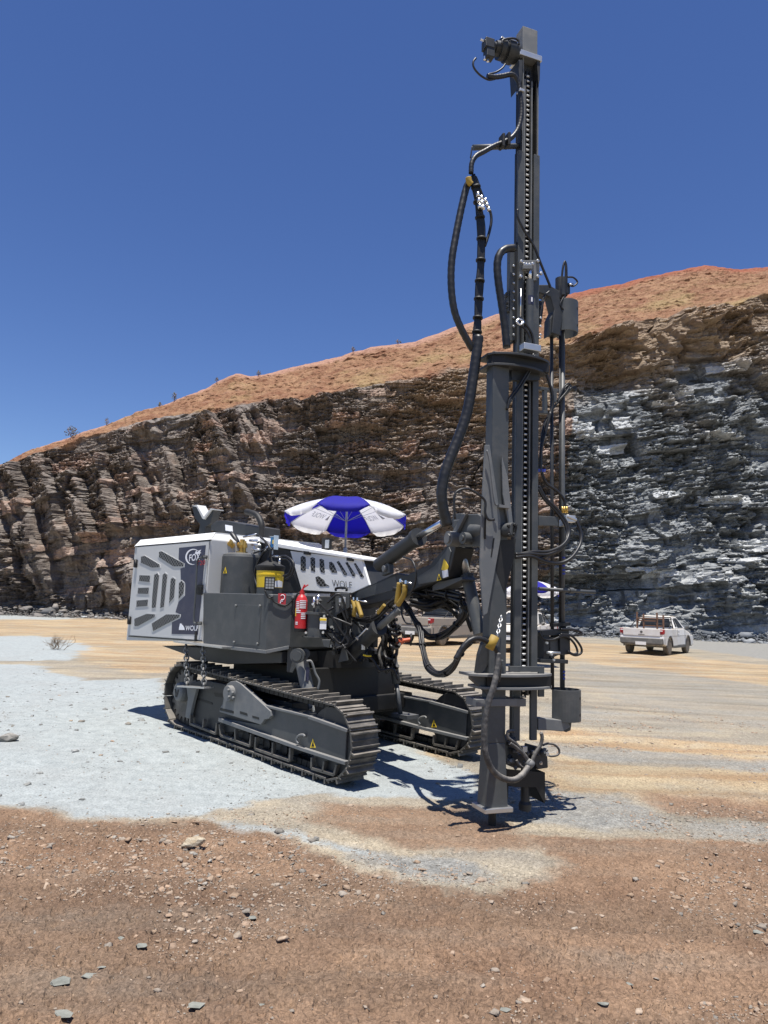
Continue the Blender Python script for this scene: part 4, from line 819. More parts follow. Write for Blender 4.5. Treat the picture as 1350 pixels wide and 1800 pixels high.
# ---- boom
B0 = W(-.85, .9, 0)[:2]; B1 = np.array([.75, 6.0]); bd = (B1-B0)/np.linalg.norm(B1-B0); BD = np.array([bd[0], bd[1], 0]); BN = np.array([bd[1], -bd[0], 0]); BN = BN if BN @ (CAM-np.array([*B0, 0])) > 0 else -BN
BO = np.array([B0[0], B0[1], 0])
def BP(x, y, o=0.0): return plane(x, y, BO+BN*o, BN)
def bslab(pts, o, th, mb=None): return (mb or MB()).slab([BP(x, y, o) for x, y in pts], -BN*th)
boom = bslab(Z3((72, 880), (95, 858), (430, 708), (520, 722), (640, 662), (700, 640), (745, 590), (850, 470), (905, 500), (872, 640), (842, 738), (600, 828), (450, 905), (90, 988)), .10, .20).build('boom', M['dark'], rig, bevel=.01, label='dark folding boom with two hydraulic cylinders')
bslab(Z3((100, 872), (425, 730), (440, 800), (420, 840), (110, 925)), .104, .01).build('boom_side_plate', M['grey'], boom, bevel=.003)
bslab(Z3((600, 740), (740, 650), (850, 500), (868, 540), (830, 720), (760, 770), (610, 800)), .106, .01).build('boom_side_plate', M['grey'], boom, bevel=.003)
bslab(Z3((720, 812), (760, 778), (950, 738), (962, 758), (800, 832), (720, 848)), .06, .14).build('boom_gusset', M['grey'], boom, bevel=.004)
bslab(Z3((812, 595), (848, 655), (835, 700), (790, 680)), .109, .003).build('warning_sticker', M['yellowp'], boom)
bslab(Z3((795, 690), (842, 680), (846, 735), (803, 748)), .110, .003).build('sticker_text', M['whited'], boom)
bslab(Z3((770, 715), (792, 760), (755, 770)), .110, .003).build('warning_sticker', M['yellowp'], boom)
bslab(Z3((770, 728), (781, 757), (762, 762)), .1125, .003).build('warning_mark', M['black'], boom)
g = MB(); a_, b_ = BP(*Z3((376, 655))[0]), BP(*Z3((700, 428))[0]); d_ = (b_-a_)/np.linalg.norm(b_-a_); Lc = np.linalg.norm(b_-a_)
g.stack(a_+BN*.12, d_, [(0, .06), (.02, .072), (Lc-.05, .072), (Lc-.05, .088), (Lc, .088)], 24); tc_ = g.build('boom_cylinder', M['dark'], boom)
c_ = BP(*Z3((888, 318))[0]); MB().cyl(b_+BN*.12, c_+BN*.12, .03, 16).build('cylinder_rod', M['chrome'], boom)
g = MB(); g.box((a_+b_)/2+BN*.12+UP*.062, d_*Lc*.30, BN*.015, UP*.008).stack(a_*.55+b_*.45+BN*.15+UP*.05, UP+BN, [(0, .018), (.03, .014)], 8); g.build('cylinder_pipe', M['grey2'], boom)
bslab(Z3((318, 730), (325, 650), (352, 618), (378, 640), (382, 705)), .16, .05).build('cylinder_lug', M['grey'], boom, bevel=.004)
bslab(Z3((320, 730), (325, 650), (352, 618), (378, 640), (382, 705)), .07, .05).build('cylinder_lug', M['grey'], boom, bevel=.004)
MB().stack(BP(*Z3((345, 672))[0], .165), BN, [(0, .035), (.02, .03)], 16).build('pivot_pin', M['grey2'], boom)
# lift cylinder
a_, b_ = BP(*Z3((30, 1390))[0], .13), BP(*Z3((300, 1135))[0], .13); d_ = (b_-a_)/np.linalg.norm(b_-a_); Lc = np.linalg.norm(b_-a_)
MB().stack(a_, d_, [(0, .05), (.03, .07), (Lc-.05, .07), (Lc-.05, .085), (Lc, .085)], 24).build('boom_cylinder', M['dark'], boom)
MB().cyl(b_, BP(*Z3((470, 985))[0], .13), .034, 16).build('cylinder_rod', M['grey2'], boom)
g = MB().stack(a_*.45+b_*.55+BN*.06+UP*.03, BN+UP, [(0, .02), (.03, .015)], 8).cyl(a_*.8+b_*.2+BN*.06+UP*.05, a_*.2+b_*.8+BN*.06+UP*.05, .010, 8); g.build('cylinder_pipe', M['steel'], boom)
# knuckle at the boom head
kn = bslab(Z3((862, 500), (880, 430), (935, 320), (965, 245), (1075, 238), (1112, 262), (1112, 500), (960, 500)), .17, .05).build('boom_knuckle', M['grey'], rig, bevel=.008)
g = bslab(Z3((862, 500), (880, 430), (935, 320), (965, 245), (1075, 238), (1112, 262), (1112, 500), (960, 500)), -.08, .05); g.box(BP(*Z3((1010, 380))[0], .04), BD*.05, BN*.13, UP*.09)
g.build('knuckle_plate', M['grey'], kn, bevel=.008)
bslab(Z3((868, 330), (880, 240), (950, 235), (960, 300), (900, 380)), .05, .05).build('knuckle_lug', M['grey'], kn, bevel=.006)
MB().stack(BP(*Z3((915, 440))[0], .175), BN, [(-.01, .062), (.09, .062), (.09, .04), (.105, .04)], 24).build('pivot_pin', M['grey2'], kn)
MB().stack(BP(*Z3((958, 430))[0], .25), BN, [(-.09, .048), (.0, .048), (.0, .025), (.015, .025)], 20).build('pivot_cap', M['grey'], kn)
bslab(Z3((950, 250), (985, 240), (905, 400), (880, 380)), .20, .03).build('knuckle_edge', M['grey2'], kn, bevel=.003)
# tilt cylinder
Yt = 6.15; a_, b_, c_ = YP(*Z3((940, 490))[0], Yt), YP(*Z3((998, 735))[0], Yt), YP(*Z3((1095, 1195))[0], 6.0); d_ = (c_-b_)/np.linalg.norm(c_-b_)
g = MB().stack(b_, d_, [(-.01, .062), (.0, .062), (.0, .055), (np.linalg.norm(c_-b_), .052)], 26); tc_ = g.build('tilt_cylinder', M['grey'], rig)
MB().cyl(a_, b_, .033, 20).build('cylinder_rod', M['steel'], tc_)
# dark links and slack hoses below the boom
g = MB()
for pts_, r_ in (([(735, 1020), (790, 1045), (840, 1080)], .02), ([(690, 1035), (760, 1040), (830, 1030)], .02), ([(720, 1030), (800, 1050), (830, 1110)], .02), ([(840, 1060), (800, 1105), (770, 1118)], .018)):
    g.tube(curve([YP(x, y, 6.7) for x, y in pts_], 6), r_, 8)
g.build('hydraulic_hose', M['black'], rig)
bundle('boom_hose', [BP(x, y, .16) for x, y in Z3((95, 1010), (120, 1060), (200, 1080), (300, 1040), (400, 940), (455, 900))], .011, 5, .02, ties=3)
bundle('boom_hose', [YP(x, y, Y) for (x, y), Y in zip(Z3((455, 915), (520, 980), (580, 1080), (625, 1160), (645, 1300), (680, 1440), (780, 1510), (880, 1450), (960, 1310), (1020, 1240)), (6.9, 6.8, 6.7, 6.55, 6.4, 6.2, 6.0, 5.8, 5.65, 5.6))], .0115, 5, .020, ties=6)
bundle('boom_hose', [YP(x, y, Y) for (x, y), Y in zip(Z3((620, 1150), (680, 1205), (770, 1215), (860, 1160), (950, 1070), (980, 1000), (930, 900), (880, 860)), (6.6, 6.6, 6.6, 6.5, 6.4, 6.35, 6.4, 6.5))], .012, 4, .022, ties=3)
hose('boom_hose', [BP(x, y, .2) for x, y in Z3((490, 580), (560, 610), (590, 700), (580, 800), (540, 870), (500, 900))], .009); hose('boom_hose', [BP(x, y, .2) for x, y in Z3((470, 960), (480, 1040), (510, 1100), (550, 1110))], .008)
bundle('boom_hose', [BP(x, y, .0) for x, y in Z3((560, 860), (700, 850), (850, 880), (960, 900))], .014, 5, .03, ties=2)
for i in range(20):
    y0_ = random.uniform(850, 960); hose('boom_hose', [YP(x, y, 6.65+random.uniform(-.1, .1)) for x, y in Z3((560+random.uniform(-30, 30), y0_), (680, y0_+random.uniform(-20, 60)), (800, y0_+random.uniform(-40, 70)), (930, y0_+random.uniform(-40, 120)))], random.choice([.010, .016]), 'black')
# yellow hose sleeves
for (a, b, c), r_ in ((((92, 925), (105, 985), (98, 1050)), .022), (((122, 930), (145, 1000), (160, 1050)), .022), (((462, 785), (452, 860), (440, 950)), .026), (((505, 800), (495, 880), (450, 960)), .024), (((340, 960), (320, 985), (290, 1025)), .016)):
    MB().tube(curve([BP(*q, .23) for q in Z3(a, b, c)], 6), r_, 12).build('hose_sleeve', M['yellow'], boom)
g = MB()
for q in Z3((98, 922), (128, 925), (470, 780), (512, 792)): g.stack(BP(*q, .23), UP, [(0, .016), (.03, .014)], 10)
g.cyl(BP(*Z3((480, 775))[0], .22), BP(*Z3((560, 790))[0], .2), .008, 8).cyl(BP(*Z3((120, 925))[0], .22), BP(*Z3((200, 935))[0], .2), .008, 8); g.build('pipe_fitting', M['chrome'], boom)

# ---- column
colm = MB()
zt = MPZ(870, 622)[1]
cs = [(-.075, .06), (.075, .06), (.075, -.06), (-.075, -.06)]
def sec(z, k1=1, k2=1): return [Q(s*k1, t*k2, z) for s, t in cs]
colm.hull(sec(.62)+sec(zt)); colm.hull(sec(.62)+sec(.14, 1.22, 1.35))
column = colm.build('support_column', M['grey'], rig, bevel=.006)
MB().hull([Q(s, t, z) for s in (-.122, .122) for t in (-.108, .108) for z in (.115, .15)]).build('foot_plate', M['steel'], column, bevel=.004)
MB().stack(Q(0, 0, 0), UP, [(0, .03), (.115, .03)], 14).build('foot_spike', M['black'], column)
# hinge plates on the column
pl_ = frontm([(853, 782), (861, 782), (880, 912), (880, 948), (869, 1010), (857, 1078), (850, 1082), (844, 1000), (847, 900)], .085, .02).build('hinge_plate', M['grey2'], column, bevel=.003)
frontm(M4((418, 462), (432, 462), (408, 622), (398, 622)), .087, .01).build('plate_slot', M['black'], column)
frontm(M4((470, 480), (612, 470), (592, 650), (515, 930), (440, 730)), .062, .01).build('hinge_recess', M['black'], column)
frontm([(882, 800), (893, 840), (903, 930), (897, 935), (884, 870)], .09, .02).build('hinge_plate', M['grey2'], column, bevel=.003)
dr = MP(*M4((575, 392))[0], .12); MB().stack(dr, MN+MS*.35, [(-.10, .058), (.03, .058), (.03, .05)], 28).build('hinge_drum', M['grey'], column, bevel=.003)
g = MB(); 
for i in (0, 1): g.box(dr+MN*.035+MS*.01, (MS*.8+UP*.6*(1-2*i))*.012, MN*.012, (UP*.8+MS*.2)*.045*(1-.3*i))
bolts(g, M4((545, 360), (595, 350), (548, 435), (590, 430)), lambda x, y: MP(x, y, .15), MN, .013, .02); g.build('drum_lock', M['black'], column)
dr2 = MP(*M4((318, 400))[0], .0); MB().stack(dr2, MN+MS*.35, [(-.10, .062), (.04, .062)], 28).build('hinge_drum', M['grey'], column, bevel=.003)
frontm(M4((470, 175), (560, 190), (562, 210), (470, 200)), .12, .1).build('hinge_ledge', M['grey2'], column)
hose('column_cable', [MP(x, y, .12) for x, y in M4((95, 300), (88, 150), (110, 70), (200, 45), (290, 90), (350, 150), (352, 250), (380, 305), (430, 305))], .010)
hose('column_cable', [MP(x, y, .12) for x, y in M3((430, 860), (455, 960), (490, 1250), (510, 1300))], .008, 'grey2')
g = MB(); 
for s_ in (0, 8): g.tube([MP(*M4((350+s_, 170))[0], .10), MP(*M4((345+s_, 470))[0], .10)], .004, 6)
g.build('column_cable', M['black'], column)
# brackets joining column and mast
def hplate(name, z, mat, s0, s1, t0, bulge, parent, th=.02):
    n = 14; pts_ = [Q(s0, -.14, z), Q(s1, -.14, z)]
    for i in range(n+1): f = 1-i/n; pts_.append(Q(s0+(s1-s0)*f, t0+bulge*math.sin(math.pi*f)**.6, z))
    return MB().slab(pts_, UP*th).build(name, M[mat], parent, bevel=.003)
z1_ = MPZ(870, 1191, .16)[1]; z2_ = MPZ(870, 1214, .16)[1]
zu1 = MPZ(900, 622, .15)[1]; zu2 = MPZ(900, 641, .15)[1]
br = hplate('mast_bracket', z1_, 'grey2', -.24, .50, .05, .12, rig); hplate('bracket_plate', z2_, 'grey2', -.16, .50, .05, .12, br)
MB().hull([Q(s, t, z) for s, t in ((-.10, .0), (.49, .0), (.46, .10), (.0, .11), (-.10, .07)) for z in (z2_+.01, z1_)]).build('bracket_web', M['black'], br)
MB().hull([Q(s, t, z) for s, t, z in ((-.24, .05, z1_), (-.06, .05, z1_), (-.06, .05, z2_-.06), (-.24, .03, z1_-.02), (-.06, .03, z2_-.06), (-.24, .03, z1_))]).build('bracket_gusset', M['grey'], br)
bp = frontm([(895.5, 1171), (957, 1172), (957, 1225), (947, 1225), (947, 1181), (895.5, 1181)], .075, .02).build('bolt_plate', M['grey'], br, bevel=.002)
g = MB(); bolts(g, Z5((602, 135), (864, 150), (866, 242), (866, 342)), lambda x, y: MP(x, y, .076), MN, .014, .022); g.build('bolt', M['steel'], br)
z3_ = MPZ(860, 1236, .1)[1]; g = MB().box(Q(-.02, .0, z3_), MS*.18, MN*.085, UP*.028).box(Q(.20, -.02, z3_-.01), MS*.07, MN*.06, UP*.03); g.build('column_clamp', M['grey2'], column, bevel=.004)
bu = hplate('mast_bracket', zu1, 'dark', -.12, .48, .04, .12, rig); hplate('bracket_plate', zu2, 'dark', -.12, .44, .04, .10, bu)
MB().hull([Q(s, t, z) for s, t in ((-.09, .0), (.46, .0), (.44, .09), (.0, .10), (-.09, .06)) for z in (zu2+.01, zu1)]).build('bracket_web', M['black'], bu)
frontm([(899, 645), (948, 647), (949, 668), (900, 668)], .03, .05).build('bracket_foot', M['dark'], bu)
g = MB(); bolts(g, M3((872, 100), (870, 130), (872, 190), (872, 265), (648, 265), (870, 290)), lambda x, y: MP(x, y, .045), MN, .013, .02); g.build('bolt', M['steel'], bu)

# ---- mast
TM = -.05
def sx(x, y, t=TM): return MPZ(x, y, t)[0]
zT, zS, zB = MPZ(930, 94, TM)[1], MPZ(930, 268, TM)[1], MPZ(925, 1302, TM)[1]
mast = MB()
sl0, sl1, sr0, sr1 = sx(908, 700), sx(918.7, 700), sx(936.7, 700), sx(947, 700)
def bar(mb, s0, s1, t0, t1, z0, z1): return mb.box(Q((s0+s1)/2, (t0+t1)/2, (z0+z1)/2), MS*(s1-s0)/2, MN*(t1-t0)/2, UP*(z1-z0)/2)
bar(mast, sl0, sl1, TM-.03, TM, zB, zS); bar(mast, sr0, sr1, TM-.03, TM, zB, zS)
mast = mast.build('mast', M['grey'], rig, bevel=.003, label='tall feed mast with a drive chain in its channel')
g = MB(); bar(g, sl0+.004, sl0+.02, TM-.075, TM-.03, zB, zS); bar(g, sr1-.02, sr1-.004, TM-.075, TM-.03, zB, zS); bar(g, sl0+.02, sr1-.02, TM-.085, TM-.075, zB+.35, zT); 
bar(g, sl0+.02, sl0+.035, TM-.09, TM-.01, zS, zT); bar(g, sr1-.035, sr1-.02, TM-.09, TM-.01, zS, zT); g.build('mast_web', M['black'], mast)
g = MB(); bar(g, sl0+.035, sl0+.045, TM-.05, TM+.0, zS-.02, zT); bar(g, sr1-.028, sr1-.016, TM-.05, TM+.0, zS-.02, zT)
a0_, a1_ = sx(921.5, 400), sx(924.2, 400); b0_, b1_ = sx(935, 400), sx(937.2, 400); bar(g, a0_, a1_, TM-.07, TM-.02, zB+.35, zT-.25); bar(g, b0_-.002, b1_-.002, TM-.07, TM-.02, zB+.35, zT-.25); g.build('mast_rail', M['grey2'], mast)
sch = (sx(924.5, 500)+sx(932, 500))/2+.002; g = MB(); h = MB(); npitch = int((zT-zB-.45)/.0485)
for i in range(npitch):
    z = zB+.34+i*.0485; tt_ = TM-.035
    h.cyl(Q(sch-.025, tt_, z), Q(sch+.025, tt_, z), .0095, 8)
    for s_ in (-1, 1): g.box(Q(sch+s_*(.022 if i % 2 else .017), tt_, z+.024), MS*.003, MN*.012, UP*.03)
h.build('chain_roller', M['chainl'], mast); g.build('chain_link', M['black'], mast)
for o_ in (bpy.data.objects['chain_roller'],): o_['kind'] = 'stuff'
bpy.data.objects['chain_link']['kind'] = 'stuff'
# holes
g = MB(); bolts(g, M2((889, 475), (890, 600), (745, 603)), lambda x, y: MP(x, y, TM+.001), MN, .008, .002); g.build('bolt_hole', M['black'], mast)
# head of the mast
s0_, s1_ = sx(920, 70), sx(946, 70); zc0, zc1 = MPZ(930, 93, TM)[1], MPZ(930, 47, TM)[1]
hd = MB(); bar(hd, s0_, s1_, TM-.13, TM-.01, zc0, zc1); hd = hd.build('mast_cap', M['grey2'], mast, bevel=.004)
g = MB(); bar(g, sx(911, 98), sx(950, 98), TM-.16, TM+.03, MPZ(930, 105, TM)[1], MPZ(930, 96, TM)[1]); g.build('head_plate', M['steel'], mast, bevel=.003)
g = MB(); zz0, zz1 = MPZ(930, 145, TM)[1], MPZ(930, 105, TM)[1]
for a, b in (((911, 105), (919, 150)), ((944, 105), (950, 140))):
    frontm([(a[0], 105), (b[0], 105), (b[0]-1, 140), (a[0]+3, 152)], TM+.02, .16, g)
bar(g, sx(916, 120), sx(946, 120), TM-.1, TM-.06, zz0, zz1); g.build('head_cheek', M['dark'], mast, bevel=.003)
mc = Q(sx(918, 99, -.1), -.10, MPZ(918, 99, -.10)[1]); kp = 6.2/FPX; MD = -MS*.995+UP*-.02
md = lambda px: (918-px)*kp*1.08*1.0
mo_ = MB().stack(mc, MD, [(0, 8*kp), (md(908), 8*kp), (md(906), 17*kp), (md(898), 18*kp), (md(898), 20*kp), (md(886), 20*kp), (md(886), 15*kp), (md(881), 16*kp), (md(881), 18*kp), (md(873), 18*kp), (md(873), 13*kp), (md(865), 12*kp), (md(865), 9*kp), (md(861), 9*kp)], 28).build('feed_motor', M['dark'], mast)
g = MB().box(mc+MD*md(852)+UP*.0, MD*9*kp, MN*9*kp, UP*9*kp).box(mc+MD*md(854)-UP*17*kp, MD*8*kp, MN*8*kp, UP*9*kp); g.build('motor_block', M['dark'], mast, bevel=.005)
g = MB().stack(mc+MD*md(843)+UP*7*kp, MD+UP*.2, [(0, .012), (.03, .012)], 10).stack(mc+MD*md(852)-UP*24*kp, -UP, [(0, .012), (.04, .012)], 8).stack(mc+MD*md(846)-UP*24*kp, -UP, [(0, .012), (.03, .012)], 8)
g.stack(mc+MD*md(905)+UP*14*kp, UP, [(0, .03), (.03, .03), (.04, .01)], 14).stack(mc+MD*md(893)+UP*20*kp, MD*.9+UP*.35, [(0, .012), (.09, .012)], 8).stack(mc+MD*md(876)+UP*16*kp, UP, [(0, .012), (.03, .012)], 8); g.build('pipe_fitting', M['chrome'], mast)
TH = .0
mh = lambda pts, t=TH: [MP(x, y, t) for x, y in pts]
hose('motor_cable', mh(M1((575, 320), (585, 285), (640, 268), (700, 268), (738, 290), (745, 330))), .009)
hose('motor_cable', mh(M1((318, 462), (292, 500), (300, 560), (360, 630), (440, 675), (500, 670))), .009)
hose('motor_cable', mh(M1((445, 620), (520, 600), (580, 560), (610, 520))), .008)
hose('mast_hose', mh(M1((430, 640), (500, 650), (580, 640), (670, 625), (720, 665), (745, 740), (758, 850), (768, 960), (762, 1060), (735, 1160), (680, 1240), (600, 1290), (500, 1330), (400, 1385), (320, 1430), (278, 1500), (270, 1600))), .022, ribs=.03)
g = MB()
for q in M1((575, 1290), (630, 1280)): c = MP(*q, TH); MB().box(c, MS*.012, MN*.04, UP*.06).build('hose_clamp', M['black'], mast, bevel=.004)
c = MP(*M1((760, 795))[0], TH); MB().box(c, MS*.025, MN*.03, UP*.012).build('hose_clamp', M['steel'], mast, bevel=.004)
a_, b_ = MP(831.5, 259.5, -.10), MP(919, 256.5, -.10); ar = MB().cyl(a_, b_, .024, 18).build('hose_arm', M['grey'], mast)
hose('arm_rope', mh(M1((280, 1340), (272, 1400), (265, 1450))), .006)
# hanging hoses left of the mast
hose('mast_hose', mh(M2((330, 70), (290, 140), (250, 300), (205, 520), (165, 760), (160, 980), (185, 1180), (240, 1330), (320, 1480), (345, 1520)), -.05), .031, ribs=.06)
bundle('mast_hose', mh(M2((345, 60), (375, 170), (395, 330), (415, 520), (410, 760), (400, 960), (390, 1160), (380, 1330), (372, 1480)), -.04), .0165, 6, .024, ties=9)
hose('mast_hose', mh(M2((400, 150), (440, 250), (485, 330), (500, 420), (480, 530), (445, 640)), -.03), .012)
hose('mast_hose', mh(M3((365, -40), (345, 130), (320, 300), (275, 560), (200, 780), (110, 1010), (75, 1180), (85, 1320), (120, 1460)), -.02), .044, ribs=.055)
MB().tube(curve(mh(M2((305, 60), (312, 95), (330, 118)), .0), 6), .026, 12).build('hose_sleeve', M['yellow'], mast)
g = MB()
for a, b in (((385, 185), (405, 325)), ((415, 215), (430, 330)), ((445, 240), (485, 345))):
    for f in (0, .36, .7):
        p0, p1 = (np.array(a)+(np.array(b)-np.array(a))*f), (np.array(a)+(np.array(b)-np.array(a))*(f+.27)); g.cyl(MP(*M2(tuple(p0))[0], .005), MP(*M2(tuple(p1))[0], .005), .017, 10)
g.build('hose_coupling', M['chrome'], mast)
hose('dust_hose', mh(M2((700, 655), (620, 665), (570, 710), (550, 800), (560, 950), (590, 1150), (615, 1330), (630, 1500)), .0), .034, ribs=.06)
hose('feed_cable', mh(M2((722, 330), (725, 400), (780, 510), (860, 640), (920, 790), (990, 960), (1000, 990)), TM+.03), .011)
# feed cylinder and carriage
fc_ = MB(); s_ = sx(927.5, 550); zA, zB2 = MPZ(927, 495, TM)[1], MPZ(927, 612, TM)[1]
fc_.stack(Q(s_, TM+.03, zB2), UP, [(0, .034), (zA-zB2, .034)], 24); fcy = fc_.build('feed_cylinder', M['grey'], mast)
MB().cyl(Q(s_, TM+.03, zA), Q(s_, TM+.03, MPZ(927, 470, TM)[1]), .017, 16).build('cylinder_rod', M['chrome'], mast)
frontm(M2((745, 757), (888, 757), (912, 800), (905, 880), (888, 930), (855, 930), (852, 850), (770, 850), (765, 912), (738, 912)), TM+.03, .02).build('cylinder_clevis', M['grey2'], mast, bevel=.004)
frontm(M2((770, 800), (850, 795), (850, 830), (770, 830)), TM+.06, .03).build('clevis_block', M['grey2'], mast, bevel=.003)
bolts(MB(), M2((750, 773), (889, 770), (889, 900), (745, 900), (918, 875), (775, 795), (845, 793), (795, 800), (820, 800)), lambda x, y: MP(x, y, TM+.032), MN, .015, .02).build('bolt', M['steel'], mast)
g = MB(); n = 8; ss = []
zc_ = (MPZ(927, 523, TM)[1]+MPZ(927, 540, TM)[1])/2; hh = .04
for i in range(-4, 4):
    q0, q1 = i*.22, (i+1)*.22; rr = .0355
    g.slab([Q(s_+rr*math.sin(q0), TM+.03+rr*math.cos(q0), zc_-hh), Q(s_+rr*math.sin(q1), TM+.03+rr*math.cos(q1), zc_-hh), Q(s_+rr*math.sin(q1), TM+.03+rr*math.cos(q1), zc_+hh), Q(s_+rr*math.sin(q0), TM+.03+rr*math.cos(q0), zc_+hh)], -MN*.001)
g.build('number_decal', M['navy'], mast)
A_, B_, C_ = Q(s_-.008, TM+.068, zc_-.02), Q(s_+.006, TM+.068, zc_-.02), Q(s_-.008, TM+.068, zc_+.02); text('lettering', '1', A_, B_, C_, 'whited', mast, MN*.0005)
cl_ = frontm(M2((662, 650), (700, 640), (703, 1435), (655, 1440)), TM-.02, .06).build('carriage_plate', M['grey'], mast, bevel=.003)
bolts(MB(), M2(*[(686, 810+i*73) for i in range(9)]), lambda x, y: MP(x, y, TM-.018), MN, .011, .014).build('bolt', M['steel'], mast)
frontm(M2((703, 620), (716, 600), (720, 1440), (703, 1440)), TM-.01, .12).build('carriage_edge', M['black'], mast)
bolts(MB(), M2((912, 1320), (912, 1392), (908, 1418), (915, 1250)), lambda x, y: MP(x, y, TM-.0), MN, .011, .014).build('bolt', M['steel'], mast)
frontm(M2((618, 1040), (655, 1015), (655, 1190), (618, 1195)), TM-.03, .05).build('slide_bracket', M['grey'], mast, bevel=.004)
bolts(MB(), M2((625, 1065), (628, 1125), (628, 1160), (625, 1045)), lambda x, y: MP(x, y, TM-.03), MN, .012, .03).build('bolt', M['dark'], mast)
frontm(M2((905, 1100), (945, 1100), (940, 1180), (925, 1300), (905, 1230)), TM-.04, .06).build('slide_bracket', M['black'], mast)
hose('mast_hose', mh(M2((715, 1275), (740, 1262), (775, 1285), (820, 1340), (850, 1400), (865, 1500)), TM+.07), .010); hose('mast_hose', mh(M2((720, 1300), (760, 1320), (800, 1360), (830, 1420)), TM+.07), .010)
MB().tube(curve(mh(M2((712, 1275), (735, 1258), (772, 1280), (740, 1305), (715, 1275)), TM+.08), 5), .010, 8).cyl(MP(*M2((750, 1000))[0], TM+.05), MP(*M2((748, 1240))[0], TM+.05), .006, 6).build('pipe_fitting', M['chrome'], mast)
MB().cyl(MP(*M2((752, 1000))[0], TM+.05), MP(*M2((750, 1460))[0], TM+.05), .006, 6).build('cylinder_pipe', M['black'], mast)
g = MB(); bar(g, sx(917, 612, .02), sx(947, 612, .02), -.02, .06, MPZ(930, 616, .02)[1]-.01, MPZ(930, 606, .02)[1]); g.build('valve_block', M['steel'], mast, bevel=.006)
hose('mast_hose', mh(M3((800, 100), (770, 200), (690, 340), (620, 440), (590, 540)), .07), .011); hose('mast_hose', mh(M3((810, 110), (790, 200), (700, 360), (640, 440), (600, 500)), .07), .010)
# hose loop to the rock drill across the mast
hose('loop_hose', [MP(x, y, t) for (x, y), t in zip(M4((605, 605), (750, 580), (890, 575), (1010, 520), (1060, 430), (1040, 330), (960, 220), (860, 120), (805, 20)), (.02, .02, .02, .0, -.05, -.08, -.1, -.1, -.1))], .014)
hose('loop_hose', [MP(x, y, t) for (x, y), t in zip(M4((605, 598), (740, 595), (880, 600), (1000, 540), (1045, 440), (1025, 340), (945, 230), (850, 130), (800, 40)), (.03, .03, .03, .0, -.05, -.08, -.1, -.1, -.1))], .012)
hose('loop_hose', [MP(x, y, t) for (x, y), t in zip(M4((605, 625), (740, 615), (860, 660), (980, 675), (1080, 630), (1150, 530), (1165, 440), (1140, 350), (1110, 300)), (.03, .03, .02, .0, 0, -.05, -.08, -.1, -.12))], .015)
hose('loop_hose', [MP(x, y, t) for (x, y), t in zip(M4((800, 640), (880, 610), (990, 560), (1060, 470)), (.02, .02, 0, -.03))], .012)
hose('loop_hose', [MP(x, y, -.12) for x, y in M3((880, 200), (920, 320), (945, 400), (950, 520), (890, 660), (865, 800), (860, 1000), (900, 1120), (980, 1180), (1040, 1250), (1050, 1300))], .014)
hose('loop_hose', [MP(x, y, -.10) for x, y in M3((935, 560), (900, 700), (860, 860), (855, 1040))], .012)
for i in range(5):
    hose('loop_hose', [MP(x, y, -.14-.02*i) for x, y in M3((900+i*8, 640), (950, 540), (1000+i*10, 470-i*8), (1060+i*16, 400-i*10), (1090+i*10, 345+i*12), (1050+i*8, 350+i*10), (985+i*4, 480))], .0085)
g = MB()
for i in range(3): g.cyl(MP(*M4((1005+i*18, 195))[0], -.12), MP(*M4((1008+i*18, 250))[0], -.12), .011, 8)
g.build('hose_coupling', M['brass'], mast)
g = MB().box(MP(*M4((1060, 300))[0], -.12), MS*.05, MN*.03, UP*.03).cyl(MP(*M4((1040, 275))[0], -.1), MP(*M4((1120, 310))[0], -.1), .02, 10).box(MP(*M4((1010, 335))[0], -.12), MS*.02, MN*.03, UP*.03); g.build('swivel_fitting', M['steel'], mast, bevel=.005)
frontm(M4((805, 272), (975, 282), (975, 360), (805, 356)), -.10, .02).build('rod_arm', M['grey'], mast, bevel=.004)
MB().cyl(MP(947, 1035, -.16), MP(1046, 1041, -.16), .016, 14).stack(MP(1004, 1038, -.16), MS, [(-.02, .024), (.02, .024)], 12).build('guide_bar', M['grey'], mast)
g = MB(); frontm(M3((840, 355), (1000, 375), (1000, 395), (985, 400), (985, 480), (960, 480), (960, 395), (840, 380)), -.12, .04, g); frontm(M3((885, 375), (910, 380), (912, 545), (888, 545)), -.12, .04, g); frontm(M3((840, 545), (915, 548), (915, 572), (840, 570)), -.1, .05, g); g.build('rod_arm', M['grey'], mast, bevel=.003)
frontm(M3((838, 1008), (900, 1010), (895, 1032), (838, 1032)), -.09, .03).build('guide_block', M['blue'], mast)

